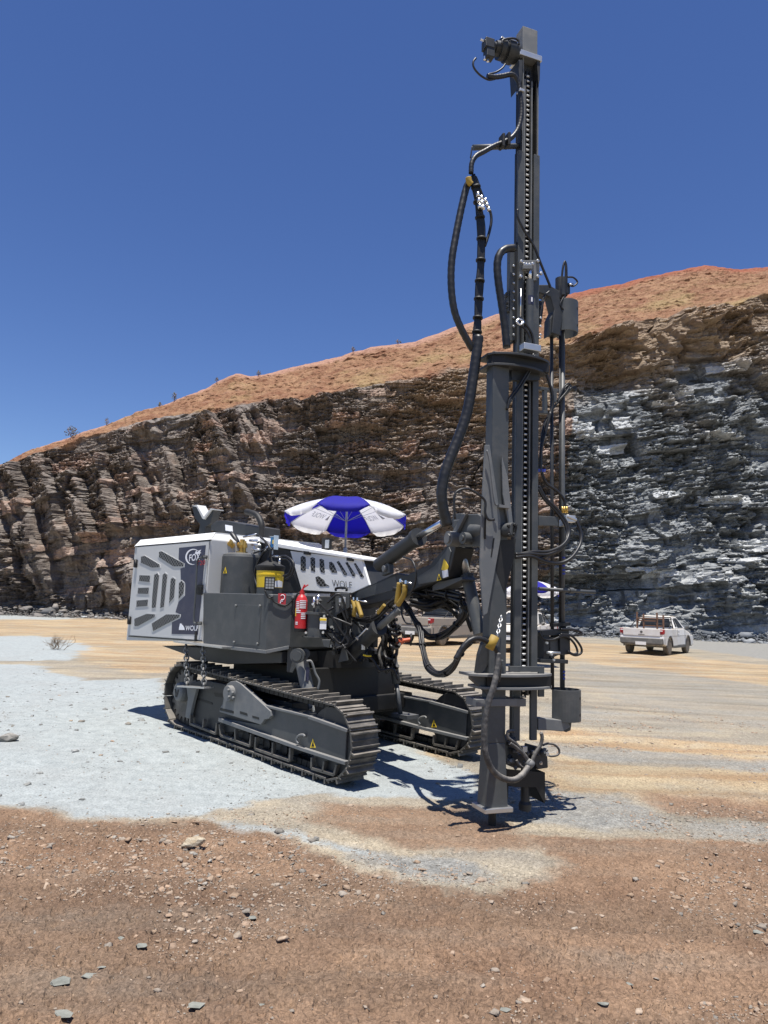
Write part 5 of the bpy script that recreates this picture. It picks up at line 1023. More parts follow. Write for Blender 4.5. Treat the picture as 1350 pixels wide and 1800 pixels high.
# ---- rod handler with two drill rods
TR = -.18
zr = lambda y: MPZ(985, y, TR)[1]
rh = empty('rod_handler', Q(.5, TR, 0)*1.0, '', ''); 
for k_ in ('label', 'category'): del rh[k_]
rh.parent = rig; rh.location = Vector(Q(.55, TR, .9)-MO)
def rodm(xa, ya, xb, yb, r, name, mat): return MB().cyl(MP(xa, ya, TR), MP(xb, yb, TR), r, 18).build(name, M[mat], rh)
rodm(969.5, 560, 971, 1212, .0155, 'drill_rod', 'dark'); rodm(989, 575, 988.5, 1245, .021, 'drill_rod', 'grey')
rodm(984, 590, 984, 1100, .008, 'handler_shaft', 'black')
def shell(px0, px1, y0, y1, name, back=False):
    a, b = MP(px0, (y0+y1)/2, TR), MP(px1, (y0+y1)/2, TR); c = (a+b)/2; r = np.linalg.norm(b-a)/2; zt_2, zb_2 = zr(y0), zr(y1); mb = MB(); n = 20
    a0_ = -.15*math.pi; a1_ = 1.05*math.pi
    for i in range(n):
        q0, q1 = a0_+(a1_-a0_)*i/n, a0_+(a1_-a0_)*(i+1)/n
        pr = [fl(c+(MS*math.cos(q)+MN*-math.sin(q))*r_*1.0, z) for q, r_, z in ((q0, r, zb_2), (q1, r, zb_2), (q1, r, zt_2), (q0, r, zt_2))]
        pi_ = [fl(c+(MS*math.cos(q)+MN*-math.sin(q))*(r-.008), z) for q, z in ((q0, zb_2), (q1, zb_2), (q1, zt_2), (q0, zt_2))]
        b_ = len(mb.V); mb.add(pr+pi_, [(0, 1, 2, 3), (7, 6, 5, 4), (0, 4, 5, 1), (3, 2, 6, 7), (0, 3, 7, 4), (1, 5, 6, 2)])
    return mb.build(name, M['grey'], rh), c, r
# the cups are rolled plates, open to the left; right part faces the camera
def cup(px0, px1, y0, y1):
    a, b = MP(px0, (y0+y1)/2, TR), MP(px1, (y0+y1)/2, TR); c = (a+b)/2; r = np.linalg.norm(b-a)/2; zt_2, zb_2 = zr(y0), zr(y1); mb = MB(); n = 26; A0 = -.95*math.pi; A1 = .55*math.pi
    V = []; 
    for i in range(n+1):
        q = A0+(A1-A0)*i/n; d = MS*math.cos(q)-MN*math.sin(q)*-1
        d = MS*math.cos(q)+MN*-math.sin(q)
        V += [fl(c+d*r, zb_2), fl(c+d*r, zt_2), fl(c+d*(r-.01), zb_2), fl(c+d*(r-.01), zt_2)]
    F_ = []
    for i in range(n):
        a4, b4 = i*4, i*4+4; F_ += [(a4, b4, b4+1, a4+1), (a4+2, a4+3, b4+3, b4+2), (a4, a4+2, b4+2, b4), (a4+1, b4+1, b4+3, a4+3)]
    F_ += [(0, 1, 3, 2), (n*4, n*4+2, n*4+3, n*4+1)]; mb.add(V, F_)
    o = mb.build('rod_cup', M['grey'], rh, bevel=.002)
    g = MB(); 
    for z in (zb_2+(zt_2-zb_2)*.22, zb_2+(zt_2-zb_2)*.75):
        q = -.30*math.pi; d = MS*math.cos(q)+MN*-math.sin(q); g.stack(fl(c+d*(r-.004), z), d, [(0, .014), (.006, .014)], 14)
    g.build('cup_hole', M['black'], o); return c, r
cup(975, 1012, 531, 586); cup(967, 1016, 1211, 1266)
g = MB(); frontm([(947, 500), (965, 500), (985, 512), (990, 560), (984, 590), (970, 585), (974, 545), (968, 522), (947, 514)], -.10, .10, g); frontm([(967, 560), (974, 545), (976, 585), (966, 590)], -.12, .1, g); g.build('handler_arm', M['dark'], rh, bevel=.008)
g = MB().stack(MP(986, 512, -.14), UP, [(-.05, .05), (.12, .05)], 20).box(MP(994, 508, -.14), MS*.03, MN*.03, UP*.05); g.build('handler_motor', M['dark'], rh, bevel=.004)
for pts_ in (([(987, 520), (988, 480), (992, 461), (996, 470), (996, 520)]), ([(985, 525), (987, 500), (990, 470), (994, 463), (993, 530)]), ([(998, 487), (1008, 488), (1015, 496), (1008, 503), (1000, 501)]), ([(992, 520), (985, 535), (992, 545), (998, 540), (998, 525)])):
    hose('handler_hose', [MP(x, y, -.10) for x, y in pts_], .008, parent=rh)
MB().cyl(MP(1000, 500.5, -.1), MP(1007, 499.5, -.1), .011, 8).build('pipe_fitting', M['chrome'], rh)
for pts_ in ([(949, 540), (953, 530), (957, 520), (966, 512)], [(949, 570), (951, 545), (956, 528)]): hose('handler_hose', [MP(x, y, -.06) for x, y in pts_], .010, parent=rh)
g = MB(); frontm([(946, 1262), (990, 1266), (999, 1270), (1003, 1278), (990, 1286), (966, 1284), (946, 1284)], -.08, .10, g); g.build('handler_foot', M['grey2'], rh, bevel=.006)
g = MB(); frontm([(985, 1270), (1005, 1268), (1003, 1284), (995, 1287)], -.14, .08, g); g.build('handler_foot', M['dark'], rh)
# gripper cluster
g = MB(); frontm([(952, 1108), (1000, 1106), (1001, 1116), (952, 1118)], -.12, .12, g); frontm([(956, 1116), (966, 1116), (966, 1160), (955, 1160)], -.13, .10, g); frontm([(984, 1112), (1002, 1115), (1003, 1150), (985, 1152)], -.12, .10, g); frontm([(950, 1158), (999, 1160), (999, 1167), (950, 1165)], -.12, .12, g); g.build('gripper_jaw', M['dark'], rh, bevel=.004)
g = MB(); frontm([(966, 1120), (982, 1118), (986, 1150), (968, 1158)], -.15, .06, g); g.build('gripper_jaw', M['grey'], rh, bevel=.005)
g = MB().cyl(MP(962, 1147, -.09), MP(984, 1148, -.09), .012, 10).stack(MP(968, 1150, -.08), MN, [(0, .014), (.02, .01)], 8).stack(MP(960, 1130, -.08), MN, [(0, .010), (.02, .01)], 8).stack(MP(972, 1160, -.08), MN, [(0, .010), (.02, .01)], 8); g.build('gripper_pin', M['steel'], rh)
for pts_ in ([(947, 1110), (955, 1122), (970, 1125), (990, 1118), (1018, 1116), (1022, 1112), (1010, 1107), (985, 1106)], [(985, 1115), (1005, 1118), (1020, 1135), (1022, 1147), (1012, 1152), (1001, 1148)], [(982, 1117), (998, 1120), (1010, 1132), (1015, 1146), (1008, 1150), (998, 1145)]):
    hose('handler_hose', [MP(x, y, -.10) for x, y in pts_], .010, parent=rh)
g = MB(); frontm([(973, 1096), (1003, 1094), (1003, 1100), (973, 1102)], -.14, .06, g); g.cyl(MP(989, 1100, TR), MP(989, 1112, TR), .03, 14); g.build('rod_clamp', M['black'], rh)
g = MB()
for y in (981, 995, 1003, 1009, 1181, 1187, 1193): 
    z0 = zr(y); p = MP(989, y, TR); g.cyl(p-UP*.006, p+UP*.010, .0222, 18)
g.build('rod_band', M['blue'], rh)

# ---- bottom of the mast: centraliser, dust hood and bit
g = MB(); frontm([(893, 1300), (908, 1296), (912, 1330), (908, 1352), (895, 1345)], -.02, .16, g); frontm([(940, 1312), (962, 1318), (964, 1350), (945, 1353), (938, 1335)], -.02, .16, g); frontm([(905, 1325), (948, 1330), (946, 1352), (905, 1350)], -.08, .12, g)
cen = g.build('centraliser', M['dark'], rig, bevel=.008)
for i in range(26):
    x, y = random.uniform(893, 962), random.uniform(1304, 1350); s_ = random.uniform(.008, .022); c = MP(x, y, random.uniform(-.02, .03)); m_ = MB()
    if i % 2: m_.stack(c, MN+UP*random.uniform(-.5, .5)+MS*random.uniform(-.6, .6), [(-s_, s_), (s_*.2, s_), (s_*.2, s_*.6), (s_*1.3, s_*.6)], 10)
    else: m_.box(c, MS*s_, MN*s_, UP*s_)
    m_.build('clamp_fitting', M[random.choice(['dark', 'grey', 'grey2', 'steel', 'black'])], cen, bevel=.002)
hood_ = frontm([(891, 1352), (957, 1358), (958, 1382), (957, 1412), (942, 1384), (906, 1384), (893, 1380)], -.03, .01); frontm([(893, 1355), (957, 1360), (957, 1385), (893, 1382)], -.28, .01, hood_)
hood_.slab([MP(957, 1358, -.03), MP(957, 1412, -.03), MP(957, 1412, -.03)-MN*.25, MP(957, 1358, -.03)-MN*.25], MS*.006); hood_.slab([MP(892, 1352, -.03), MP(892, 1405, -.03), MP(892, 1405, -.03)-MN*.25, MP(892, 1352, -.03)-MN*.25], MS*.006)
hood_ = hood_.build('dust_hood', M['black'], rig)
MB().stack(fl(MP(923, 1405, -.10), .06), UP, [(0, .048), (.05, .052), (.07, .036), (.33, .036)], 18).build('drill_bit', M['dark'], rig)
hose('front_loop_hose', [MP(x, y, t) for (x, y), t in zip(Z5((475, -10), (472, 120), (440, 280), (390, 430), (362, 600), (355, 760), (375, 900), (430, 1020), (520, 1090), (620, 1105), (700, 1050), (755, 970)), (.2, .22, .24, .24, .24, .24, .24, .22, .2, .18, .14, .1))], .024, 'rubberd', ribs=.035)
for pts_, r_ in (((755, 975), (720, 900), (650, 830), (580, 780)), .016), (((740, 960), (700, 880), (650, 800), (600, 760), (565, 730), (565, 680), (620, 675)), .013), (((770, 960), (800, 880), (850, 800), (865, 730), (855, 690)), .015), (((700, 1000), (660, 970), (640, 930)), .009): 
    hose('drill_hose', [MP(x, y, .08) for x, y in Z5(*pts_)], r_, 'rubberd', ribs=.03 if r_ > .012 else 0)
MB().stack(MP(*Z5((755, 955))[0], .09), MN, [(-.03, .03), (.03, .03)], 14).cyl(MP(*Z5((740, 985))[0], .1), MP(*Z5((775, 940))[0], .1), .031, 12).build('hose_coupling', M['grey2'], cen)
hose('drill_hose', [MP(x, y, -.03) for x, y in Z5((870, 800), (920, 785), (980, 800), (1015, 845), (1000, 885), (940, 895), (900, 880))], .009, 'rubberd')
# tension hose held to the column by a chain
hose('column_hose', [MP(x, y, t) for (x, y), t in zip(M4((100, 1490), (160, 1390), (220, 1330), (290, 1310), (370, 1340), (430, 1390), (460, 1450), (470, 1560), (455, 1680)), (.2, .2, .2, .2, .2, .2, .2, .2, .2))], .021, ribs=.04)
MB().cyl(MP(*M4((435, 1295))[0], .21), MP(*M4((385, 1400))[0], .21), .034, 16).build('hose_sleeve', M['yellow'], column)
g = MB(); chain(g, MP(*M4((490, 1120))[0], .10), MP(*M4((455, 1290))[0], .18), 7, .012, .0045); g.build('safety_chain', M['steel'], column)
MB().stack(MP(*M4((490, 1515))[0], .07), MN, [(0, .022), (.03, .018)], 12).build('column_plug', M['grey'], column)
frontm([(843, 1150), (853, 1118), (862, 1160), (850, 1180), (838, 1186)], .04, .05).build('column_link', M['dark'], column)

# ---- fire extinguisher hanging at the front of the tank housing
ec = YP(529.5, 1076, 7.42); kE = 7.42/FPX; zE = YP(529, 1108, 7.42)[2]
ext = empty('fire_extinguisher', fl(ec, zE), 'red fire extinguisher hanging upright at the front corner of the dark tank housing', 'fire extinguisher')
eb = fl(ec, zE); MB().stack(eb, UP, [(0, 9*kE), (2*kE, 10.5*kE), (50*kE, 10.5*kE), (57*kE, 8*kE), (62*kE, 4*kE)], 24).build('cylinder', M['red'], ext)
MB().stack(eb-UP*.015, UP, [(0, 10*kE), (6*kE, 10.8*kE)], 24).build('base_ring', M['black'], ext)
MB().stack(eb+UP*62*kE, UP, [(0, 4.5*kE), (5*kE, 4.5*kE), (5*kE, 3*kE), (8*kE, 3*kE)], 12).build('valve', M['red'], ext)
MB().box(eb+UP*73*kE+r0*.01, np.array([.35, 0, .9])*.04, np.array([0, 1, 0])*.01, np.array([-.9, 0, .35])*.009).box(eb+UP*76*kE+r0*.035, np.array([.8, 0, .6])*.03, np.array([0, 1, 0])*.01, np.array([-.6, 0, .8])*.006).build('lever', M['red'], ext, bevel=.002)
MB().tube(curve([eb+UP*66*kE, eb+UP*62*kE-r0*.05, eb+UP*50*kE-r0*.075, eb+UP*25*kE-r0*.078]), .010, 8).build('hose', M['black'], ext)
g = MB()
for a, b, c0, c1 in ((-.2, 0.9, 38, 52), (-.9, -.3, 30, 50), (-.9, -.4, 10, 14), (.1, .9, 20, 30), (-.6, .0, 30, 36)):
    n = 5
    for i in range(n):
        q0, q1 = a+(b-a)*i/n-math.pi/2, a+(b-a)*(i+1)/n-math.pi/2; rr = 10.7*kE
        for k2 in range(int(c0), int(c1), 3): g.slab([eb+np.array([math.cos(q)*rr, math.sin(q)*rr, z*kE]) for q, z in ((q0, k2), (q1, k2), (q1, k2+1.6), (q0, k2+1.6))], np.array([0, -.001, 0]))
g.build('label_print', M['whited'], ext)
g = MB()
for i in range(2):
    q0, q1 = -1.1+i*.15-math.pi/2, -.95+i*.15-math.pi/2; rr = 10.7*kE; g.slab([eb+np.array([math.cos(q)*rr, math.sin(q)*rr, z*kE]) for q, z in ((q0, 24), (q1, 24), (q1, 38), (q0, 38))], np.array([0, -.001, 0]))
g.build('label_band', M['yellowp'], ext)

# ================================================================ loose stones
def stones(name, items, mat, seed):
    """items: x, y, z, size, flatness -> one mesh of small angular stones"""
    r = np.random.default_rng(seed); n = len(items); A = np.array(items)
    base = np.array([(-1, -1, -.6), (1, -1, -.6), (1, 1, -.6), (-1, 1, -.6), (-.7, -.6, .7), (.7, -.7, .6), (.6, .7, .8), (-.6, .7, .6)])*.5
    Fq = np.array([(0, 3, 2, 1), (4, 5, 6, 7), (0, 1, 5, 4), (1, 2, 6, 5), (2, 3, 7, 6), (3, 0, 4, 7)])
    V = base[None]*(1+r.uniform(-.45, .45, (n, 8, 3))); sc = np.stack([r.uniform(.6, 1.25, n), r.uniform(.6, 1.25, n), A[:, 4]], 1); V *= sc[:, None]*A[:, 3][:, None, None]
    a = r.uniform(0, 6.283, n); tl = r.normal(0, .28, n); ct, st_ = np.cos(tl)[:, None], np.sin(tl)[:, None]
    x, z = V[..., 0]*ct-V[..., 2]*st_, V[..., 0]*st_+V[..., 2]*ct; V[..., 0], V[..., 2] = x, z
    ca, sa = np.cos(a)[:, None], np.sin(a)[:, None]; x, y = V[..., 0]*ca-V[..., 1]*sa, V[..., 0]*sa+V[..., 1]*ca; V[..., 0], V[..., 1] = x, y
    V += A[:, None, :3]; F = (Fq[None]+(np.arange(n)*8)[:, None, None]).reshape(-1, 4); m = len(F)
    me = bpy.data.meshes.new(name); me.vertices.add(n*8); me.vertices.foreach_set('co', V.astype(np.float32).ravel()); me.loops.add(m*4); me.loops.foreach_set('vertex_index', F.ravel().astype(np.int32))
    me.polygons.add(m); me.polygons.foreach_set('loop_start', np.arange(0, 4*m, 4, dtype=np.int32)); me.polygons.foreach_set('loop_total', np.full(m, 4, np.int32)); me.update(calc_edges=True)
    me.materials.append(mat); o = bpy.data.objects.new(name, me); COL.objects.link(o); return o
def stone_mat(name, cols):
    m, N, L, b = newmat(name); g = N.new('ShaderNodeNewGeometry'); r = ramp(N, [(i/(len(cols)-1), c) for i, c in enumerate(cols)]); L.new(g.outputs['Random Per Island'], r.inputs[0])
    n = noise(N, L, g.outputs['Position'], 30, 4, .6); rr = ramp(N, [(.3, .7), (.7, 1.2)]); L.new(n.outputs[0], rr.inputs[0])
    L.new(mix(N, L, 1.0, r.outputs[0], rr.outputs[0], 'MULTIPLY'), b.inputs['Base Color']); b.inputs['Roughness'].default_value = .9; b.inputs['Specular IOR Level'].default_value = .2
    bp = N.new('ShaderNodeBump'); bp.inputs['Distance'].default_value = .01; L.new(n.outputs[0], bp.inputs['Height']); L.new(bp.outputs[0], b.inputs['Normal']); return m
M['gravel'] = stone_mat('grit_stone', [(.28, .20, .14), (.38, .265, .18), (.32, .26, .20), (.20, .185, .16), (.44, .34, .25), (.30, .21, .14), (.36, .33, .28)])
M['pebble'] = stone_mat('grey_stone', [(.20, .20, .19), (.30, .30, .28), (.16, .16, .15), (.26, .23, .19), (.36, .37, .36)])
M['slab'] = stone_mat('slate_stone', [(.15, .135, .12), (.22, .20, .18), (.12, .12, .12), (.28, .25, .22)])
M['slabg'] = stone_mat('blue_slate_stone', [(.13, .14, .15), (.22, .23, .24), (.10, .11, .12), (.38, .39, .39)])
N1 = 130000
ra = rng.uniform(-.56, .56, N1); rr_ = 2.4*np.exp(rng.uniform(0, 1, N1)**.85*math.log(14/2.4)); sxx, syy = rr_*np.sin(ra), rr_*np.cos(ra)
def zl_(x, y, arr):
    r = np.hypot(x, y); a = np.arctan2(x, y); i = np.clip(np.searchsorted(rad, r)-1, 0, nr-1); j = np.clip(np.searchsorted(ang, a)-1, 0, nc-1); return arr.reshape(nr, nc)[i, j]
zr_, zp_, zh_ = zl_(sxx, syy, red), zl_(sxx, syy, powder), zl_(sxx, syy, zz); zg_ = zl_(sxx, syy, greyz)
cl = fbm(sxx*1.3, syy*1.3, 4, 55); pk = sst(.40, .66, cl)
keepm = rng.uniform(0, 1, N1) < np.clip(.05+.5*pk, 0, 1)*(1-.93*zp_)*(.25+.75*np.maximum(zr_, zg_))
size = .0050*(1/np.maximum(rng.uniform(0, 1, N1), 1e-3))**.38*(1+.4*pk); size = np.clip(size*(.6+syy*.12), .004, .045)
items = np.stack([sxx, syy, zh_+size*.06, size, rng.uniform(.25, .65, N1)], 1)[keepm]
items = items[~((np.hypot(items[:, 0]-.91, items[:, 1]-5.72) < .2))]
o = stones('gravel', items, M['gravel'], 3); o['kind'] = 'stuff'; o['label'] = 'loose grit and small stones over the reddish foreground'
N2 = 11000
ra = rng.uniform(-.58, .45, N2); rr_ = 4.6*np.exp(rng.uniform(0, 1, N2)*math.log(22/4.6)); sxx, syy = rr_*np.sin(ra), rr_*np.cos(ra); cl = fbm(sxx*1.1, syy*.8, 4, 85)
zp_, zh_ = zl_(sxx, syy, powder), zl_(sxx, syy, zz); km = (zp_ > .3) & (rng.uniform(0, 1, N2) < sst(.35, .7, cl)*.9+.12); size = np.clip(.010*(1/np.maximum(rng.uniform(0, 1, N2), 1e-3))**.38, .010, .07)
o = stones('pebbles', np.stack([sxx, syy, zh_+size*.05, size, rng.uniform(.4, .7, N2)], 1)[km], M['pebble'], 5); o['kind'] = 'stuff'; o['label'] = 'grey pebbles strewn on the pale rock dust'
# rubble fringe along the foot of the face
N3 = 9000; fx_ = rng.uniform(0, 1, N3); it = []
ii = (fx_*(ncx-1)).astype(int); back = rng.uniform(0, 1, N3)**1.6; bx, by = foot[ii, 0], foot[ii, 1]-back*3.6+.6
sz = np.clip(.10*(1/np.maximum(rng.uniform(0, 1, N3), 1e-3))**.45, .1, 1.0)*(1-.45*back)
it = np.stack([bx+rng.uniform(-.1, .1, N3), by, (1-back)*.75*rng.uniform(.2, 1, N3), sz, rng.uniform(.3, .7, N3)], 1); isg = cx_[ii] > 960
o = stones('rubble', it[~isg], M['slab'], 8); o['kind'] = 'stuff'; o['label'] = 'broken brown slate heaped along the foot of the face'
o = stones('rubble', it[isg], M['slabg'], 9); o['kind'] = 'stuff'; o['label'] = 'broken blue grey slate heaped along the foot of the face'
# ---- single rocks and slabs
def rockmat(name, a, b_, sc=14):
    m, N, L, b = newmat(name); g = N.new('ShaderNodeNewGeometry'); mp = N.new('ShaderNodeMapping'); mp.inputs['Scale'].default_value = (1, 1, 3.5); mp.inputs['Rotation'].default_value = (.2, .25, 0); L.new(g.outputs['Position'], mp.inputs[0])
    n = noise(N, L, mp.outputs[0], sc, 7, .65); r = ramp(N, [(.35, a), (.65, b_)]); L.new(n.outputs[0], r.inputs[0]); L.new(r.outputs[0], b.inputs['Base Color']); b.inputs['Roughness'].default_value = .9
    bp = N.new('ShaderNodeBump'); bp.inputs['Distance'].default_value = .02; L.new(n.outputs[0], bp.inputs['Height']); L.new(bp.outputs[0], b.inputs['Normal']); return m
M['pale_rock'] = rockmat('pale_rock', (.34, .26, .16), (.56, .50, .38)); M['grey_rock'] = rockmat('grey_rock', (.16, .15, .13), (.36, .34, .30)); M['dark_rock'] = rockmat('dark_rock', (.09, .075, .065), (.20, .16, .14), 2)
M['white_slab'] = rockmat('white_slab', (.42, .44, .44), (.60, .62, .61), 3); M['slate_chip'] = rockmat('slate_chip', (.16, .165, .14), (.27, .27, .23)); M['brown_rock'] = rockmat('brown_rock', (.14, .09, .075), (.26, .17, .13), 2)
def rock(name, px, py, w_, d_, h_, mat, label, cat='rock', group=None, rot=0, tilt=0, seed=0, sink=.15, z=None, npt=26):
    g = GP(px, py); zg = gh(g[0], g[1]); g = GP(px, py, zg); r = random.Random(seed); mb = MB(); P_ = []
    for i in range(npt):
        a = r.uniform(0, 6.28) if npt > 15 else 6.28*i/npt+r.uniform(-.2, .2); e = r.uniform(-.9, 1); q = math.sqrt(1-min(1, abs(e))**2.5)*r.uniform(.75, 1.05)
        x, y, zq = math.cos(a)*q*w_/2, math.sin(a)*q*d_/2, e*h_/2*r.uniform(.8, 1.1); x, zq = x*math.cos(tilt)-zq*math.sin(tilt), x*math.sin(tilt)+zq*math.cos(tilt)
        P_.append(np.array([g[0]+x*math.cos(rot)-y*math.sin(rot), g[1]+x*math.sin(rot)+y*math.cos(rot), zg+h_*(.5-sink)+zq]))
    c = np.array([g[0], g[1], zg]); mb.hull([p-c for p in P_]); o = mb.build(name, M[mat], None, bevel=min(w_, h_)*.03); o.location = Vector(c); return tag(o, label, cat, group)
rock('rock', 339, 1494, .165, .11, .075, 'pale_rock', 'pale cream rock lying alone on the reddish dirt in the foreground', rot=.3, tilt=.22, seed=4, sink=-.15)
rock('rock', 14, 1303, .24, .16, .10, 'grey_rock', 'grey angular rock on the pale dust at the left edge of the picture', rot=.2, tilt=.1, seed=5)
rock('rock', 343, 1504, .035, .03, .022, 'grey_rock', 'small grey stone just below the pale cream rock', seed=6)
rock('rock', 556, 1477, .05, .045, .035, 'grey_rock', 'small grey stone on the thin pale dust line below the tracks', seed=7)
rock('slate_slab', 60, 1080, 5.2, 2.6, .45, 'white_slab', 'whitish flat slab at the foot of the quarry face, left edge', 'slate slab', seed=11, rot=.1)
rock('slate_slab', 110, 1084, 1.8, 1.2, .3, 'white_slab', 'whitish flat slab just right of the big pale slab', 'slate slab', seed=12, rot=-.2)
rock('slate_slab', 172, 1087, 3.0, 1.2, .22, 'white_slab', 'thin pale slab left of the light grey cabinet at the cliff foot', 'slate slab', seed=13, rot=.05)
rock('boulder', 123, 1081, 2.6, 1.6, 1.0, 'brown_rock', 'brown boulder with a raised left end at the cliff foot', 'boulder', seed=14, tilt=-.35, sink=.25)
rock('boulder', 97, 1083, 1.6, 1.3, .8, 'brown_rock', 'rounded brown boulder left of the tilted brown boulder', 'boulder', seed=15, sink=.2)
rock('boulder', 45, 1073, 1.3, 1.0, 1.9, 'dark_rock', 'dark upright slate block standing against the face, far left', 'boulder', seed=16, tilt=.3)
rock('boulder', 56, 1074, 1.0, 1.0, 1.5, 'dark_rock', 'dark leaning slate block right of the upright one', 'boulder', seed=17, tilt=-.4)
rock('boulder', 150, 1085, 1.1, .9, .5, 'grey_rock', 'low grey boulder between the brown boulder and the thin pale slab', 'boulder', seed=18)
chips = [(107, 1728, .10, 'large flat slate chip in the lower left foreground'), (160, 1720, .085, 'long thin slate chip right of the large lower-left chip'), (345, 1770, .07, 'slate chip at the bottom edge left of centre'), (112, 1787, .085, 'greenish slate chip at the bottom left corner'),
 (246, 1664, .06, 'slate chip in the pinkish dirt above the large lower-left chip'), (443, 1615, .06, 'round grey slate chip in the middle of the foreground'), (213, 1650, .045, 'small slate chip left of the pinkish patch'), (462, 1770, .05, 'dark edged slate chip at the bottom centre left'),
 (1104, 1732, .05, 'light stone in the right foreground gravel'), (1332, 1640, .06, 'angular grey stone at the right edge of the foreground'), (888, 1776, .05, 'tan stone at the bottom edge below the column'), (178, 1702, .035, 'small dark slate chip upright beside the long thin chip'), (1062, 1766, .05, 'pale slate chip at the bottom right of the gravel'), (45, 1582, .03, 'small dark stone left of the pale cream rock in the dirt')]
for i, (x, y, s_, lb) in enumerate(chips): rock('slate_chip', x, y, s_*1.25, s_*.8, s_*.22, 'slate_chip', lb, 'stone', seed=40+i, rot=random.uniform(-.6, .6), sink=.1, tilt=random.uniform(-.12, .12), npt=11)
# ---- dry uprooted bush on the dust
bp_ = GP(97, 1142); bz = gh(bp_[0], bp_[1]); bush = empty('dry_bush', (bp_[0], bp_[1], bz), 'dry leafless bush lying on the pale dust left of the cabinet', 'bush')
mb = MB(); R_ = random.Random(3)
def twig(p, d, L_, r, dep):
    pts_ = [p]; 
    for i in range(3): d = (d+np.array([R_.uniform(-.35, .35) for _ in range(3)])*.7); d /= np.linalg.norm(d); p = p+d*L_/3; pts_.append(p)
    mb.tube(pts_, [r, r*.8, r*.65, r*.5], 4, caps=False)
    if dep:
        for _ in range(3): twig(pts_[R_.choice((1, 2, 3))], d+np.array([R_.uniform(-.9, .9), R_.uniform(-.9, .9), R_.uniform(-.3, .7)]), L_*.7, r*.6, dep-1)
for _ in range(16): twig(np.array([bp_[0]+R_.uniform(-.14, .14), bp_[1]+R_.uniform(-.1, .1), bz+.02]), np.array([R_.uniform(-.7, .9), R_.uniform(-.6, .6), R_.uniform(.3, 1)]), R_.uniform(.13, .3), .007, 3)
for a, b in (((-.35, 0, .01), (-1.0, .3, .02)), ((.3, -.1, .01), (.5, -.5, .02))): twig(np.array([bp_[0], bp_[1], bz])+np.array(a), np.array(b)-np.array(a), .55, .010, 1)
mb.build('branches', paint('dry_twig', (.20, .14, .085), .8, dust=.1), bush)
# ---- shrubs along the skyline
M['leaf'] = stone_mat('dusty_leaf', [(.13, .13, .07), (.19, .17, .09), (.11, .11, .06), (.22, .18, .11)])
for i, (x, w_, h_, lb) in enumerate(((131, 1.5, 1.1, 'bushy green shrub on the crest above the left end of the quarry face'), (193, .5, .7, 'small shrub on the crest right of the bushy shrub'), (284, .4, .5, 'low tuft on the crest left of the thin upright shrub'), (311, .55, .9, 'thin upright shrub on the crest left of the orange peak'), (384, .4, .45, 'tiny tuft on the slope just left of the orange peak'), (457, .6, .5, 'small green tuft just right of the orange peak'), (622, .5, .5, 'tiny tuft on the skyline above the umbrella'), (700, .7, .45, 'low tuft on the skyline left of the hanging hoses'))):
    h_ *= .72; j = int(np.interp(x, cx_, np.arange(ncx))); top = P[nA+nB-1, j]; sh_ = empty('shrub', top-np.array([0, .6, .25]), lb, 'shrub', 'shrubs along the skyline'); c = top-np.array([0, .6, .15]); R_ = random.Random(20+i); lf = MB(); stm = MB()
    for k in range(int(22+150*w_*h_)):
        a = R_.uniform(0, 6.28); q = R_.random()**.5; zq = R_.random(); wd = w_*.5*(.35+.65*math.sin(math.pi*min(1, zq+.15))); p = c+np.array([math.cos(a)*q*wd, math.sin(a)*q*wd, zq*h_*R_.uniform(.7, 1.15)]); v = np.array([R_.uniform(-1, 1) for _ in range(3)])*.055; u_ = np.array([R_.uniform(-1, 1) for _ in range(3)])*.055; lf.add([p-v, p+u_, p+v, p-u_], [(0, 1, 2, 3)])
    for k in range(7): a = R_.uniform(0, 6.28); stm.tube([c-UP*.2, c+np.array([math.cos(a)*w_*.25, math.sin(a)*w_*.25, h_*R_.uniform(.6, 1)])], .012, 4)
    lf.build('leaves', M['leaf'], sh_); stm.build('stems', M['wood'], sh_)

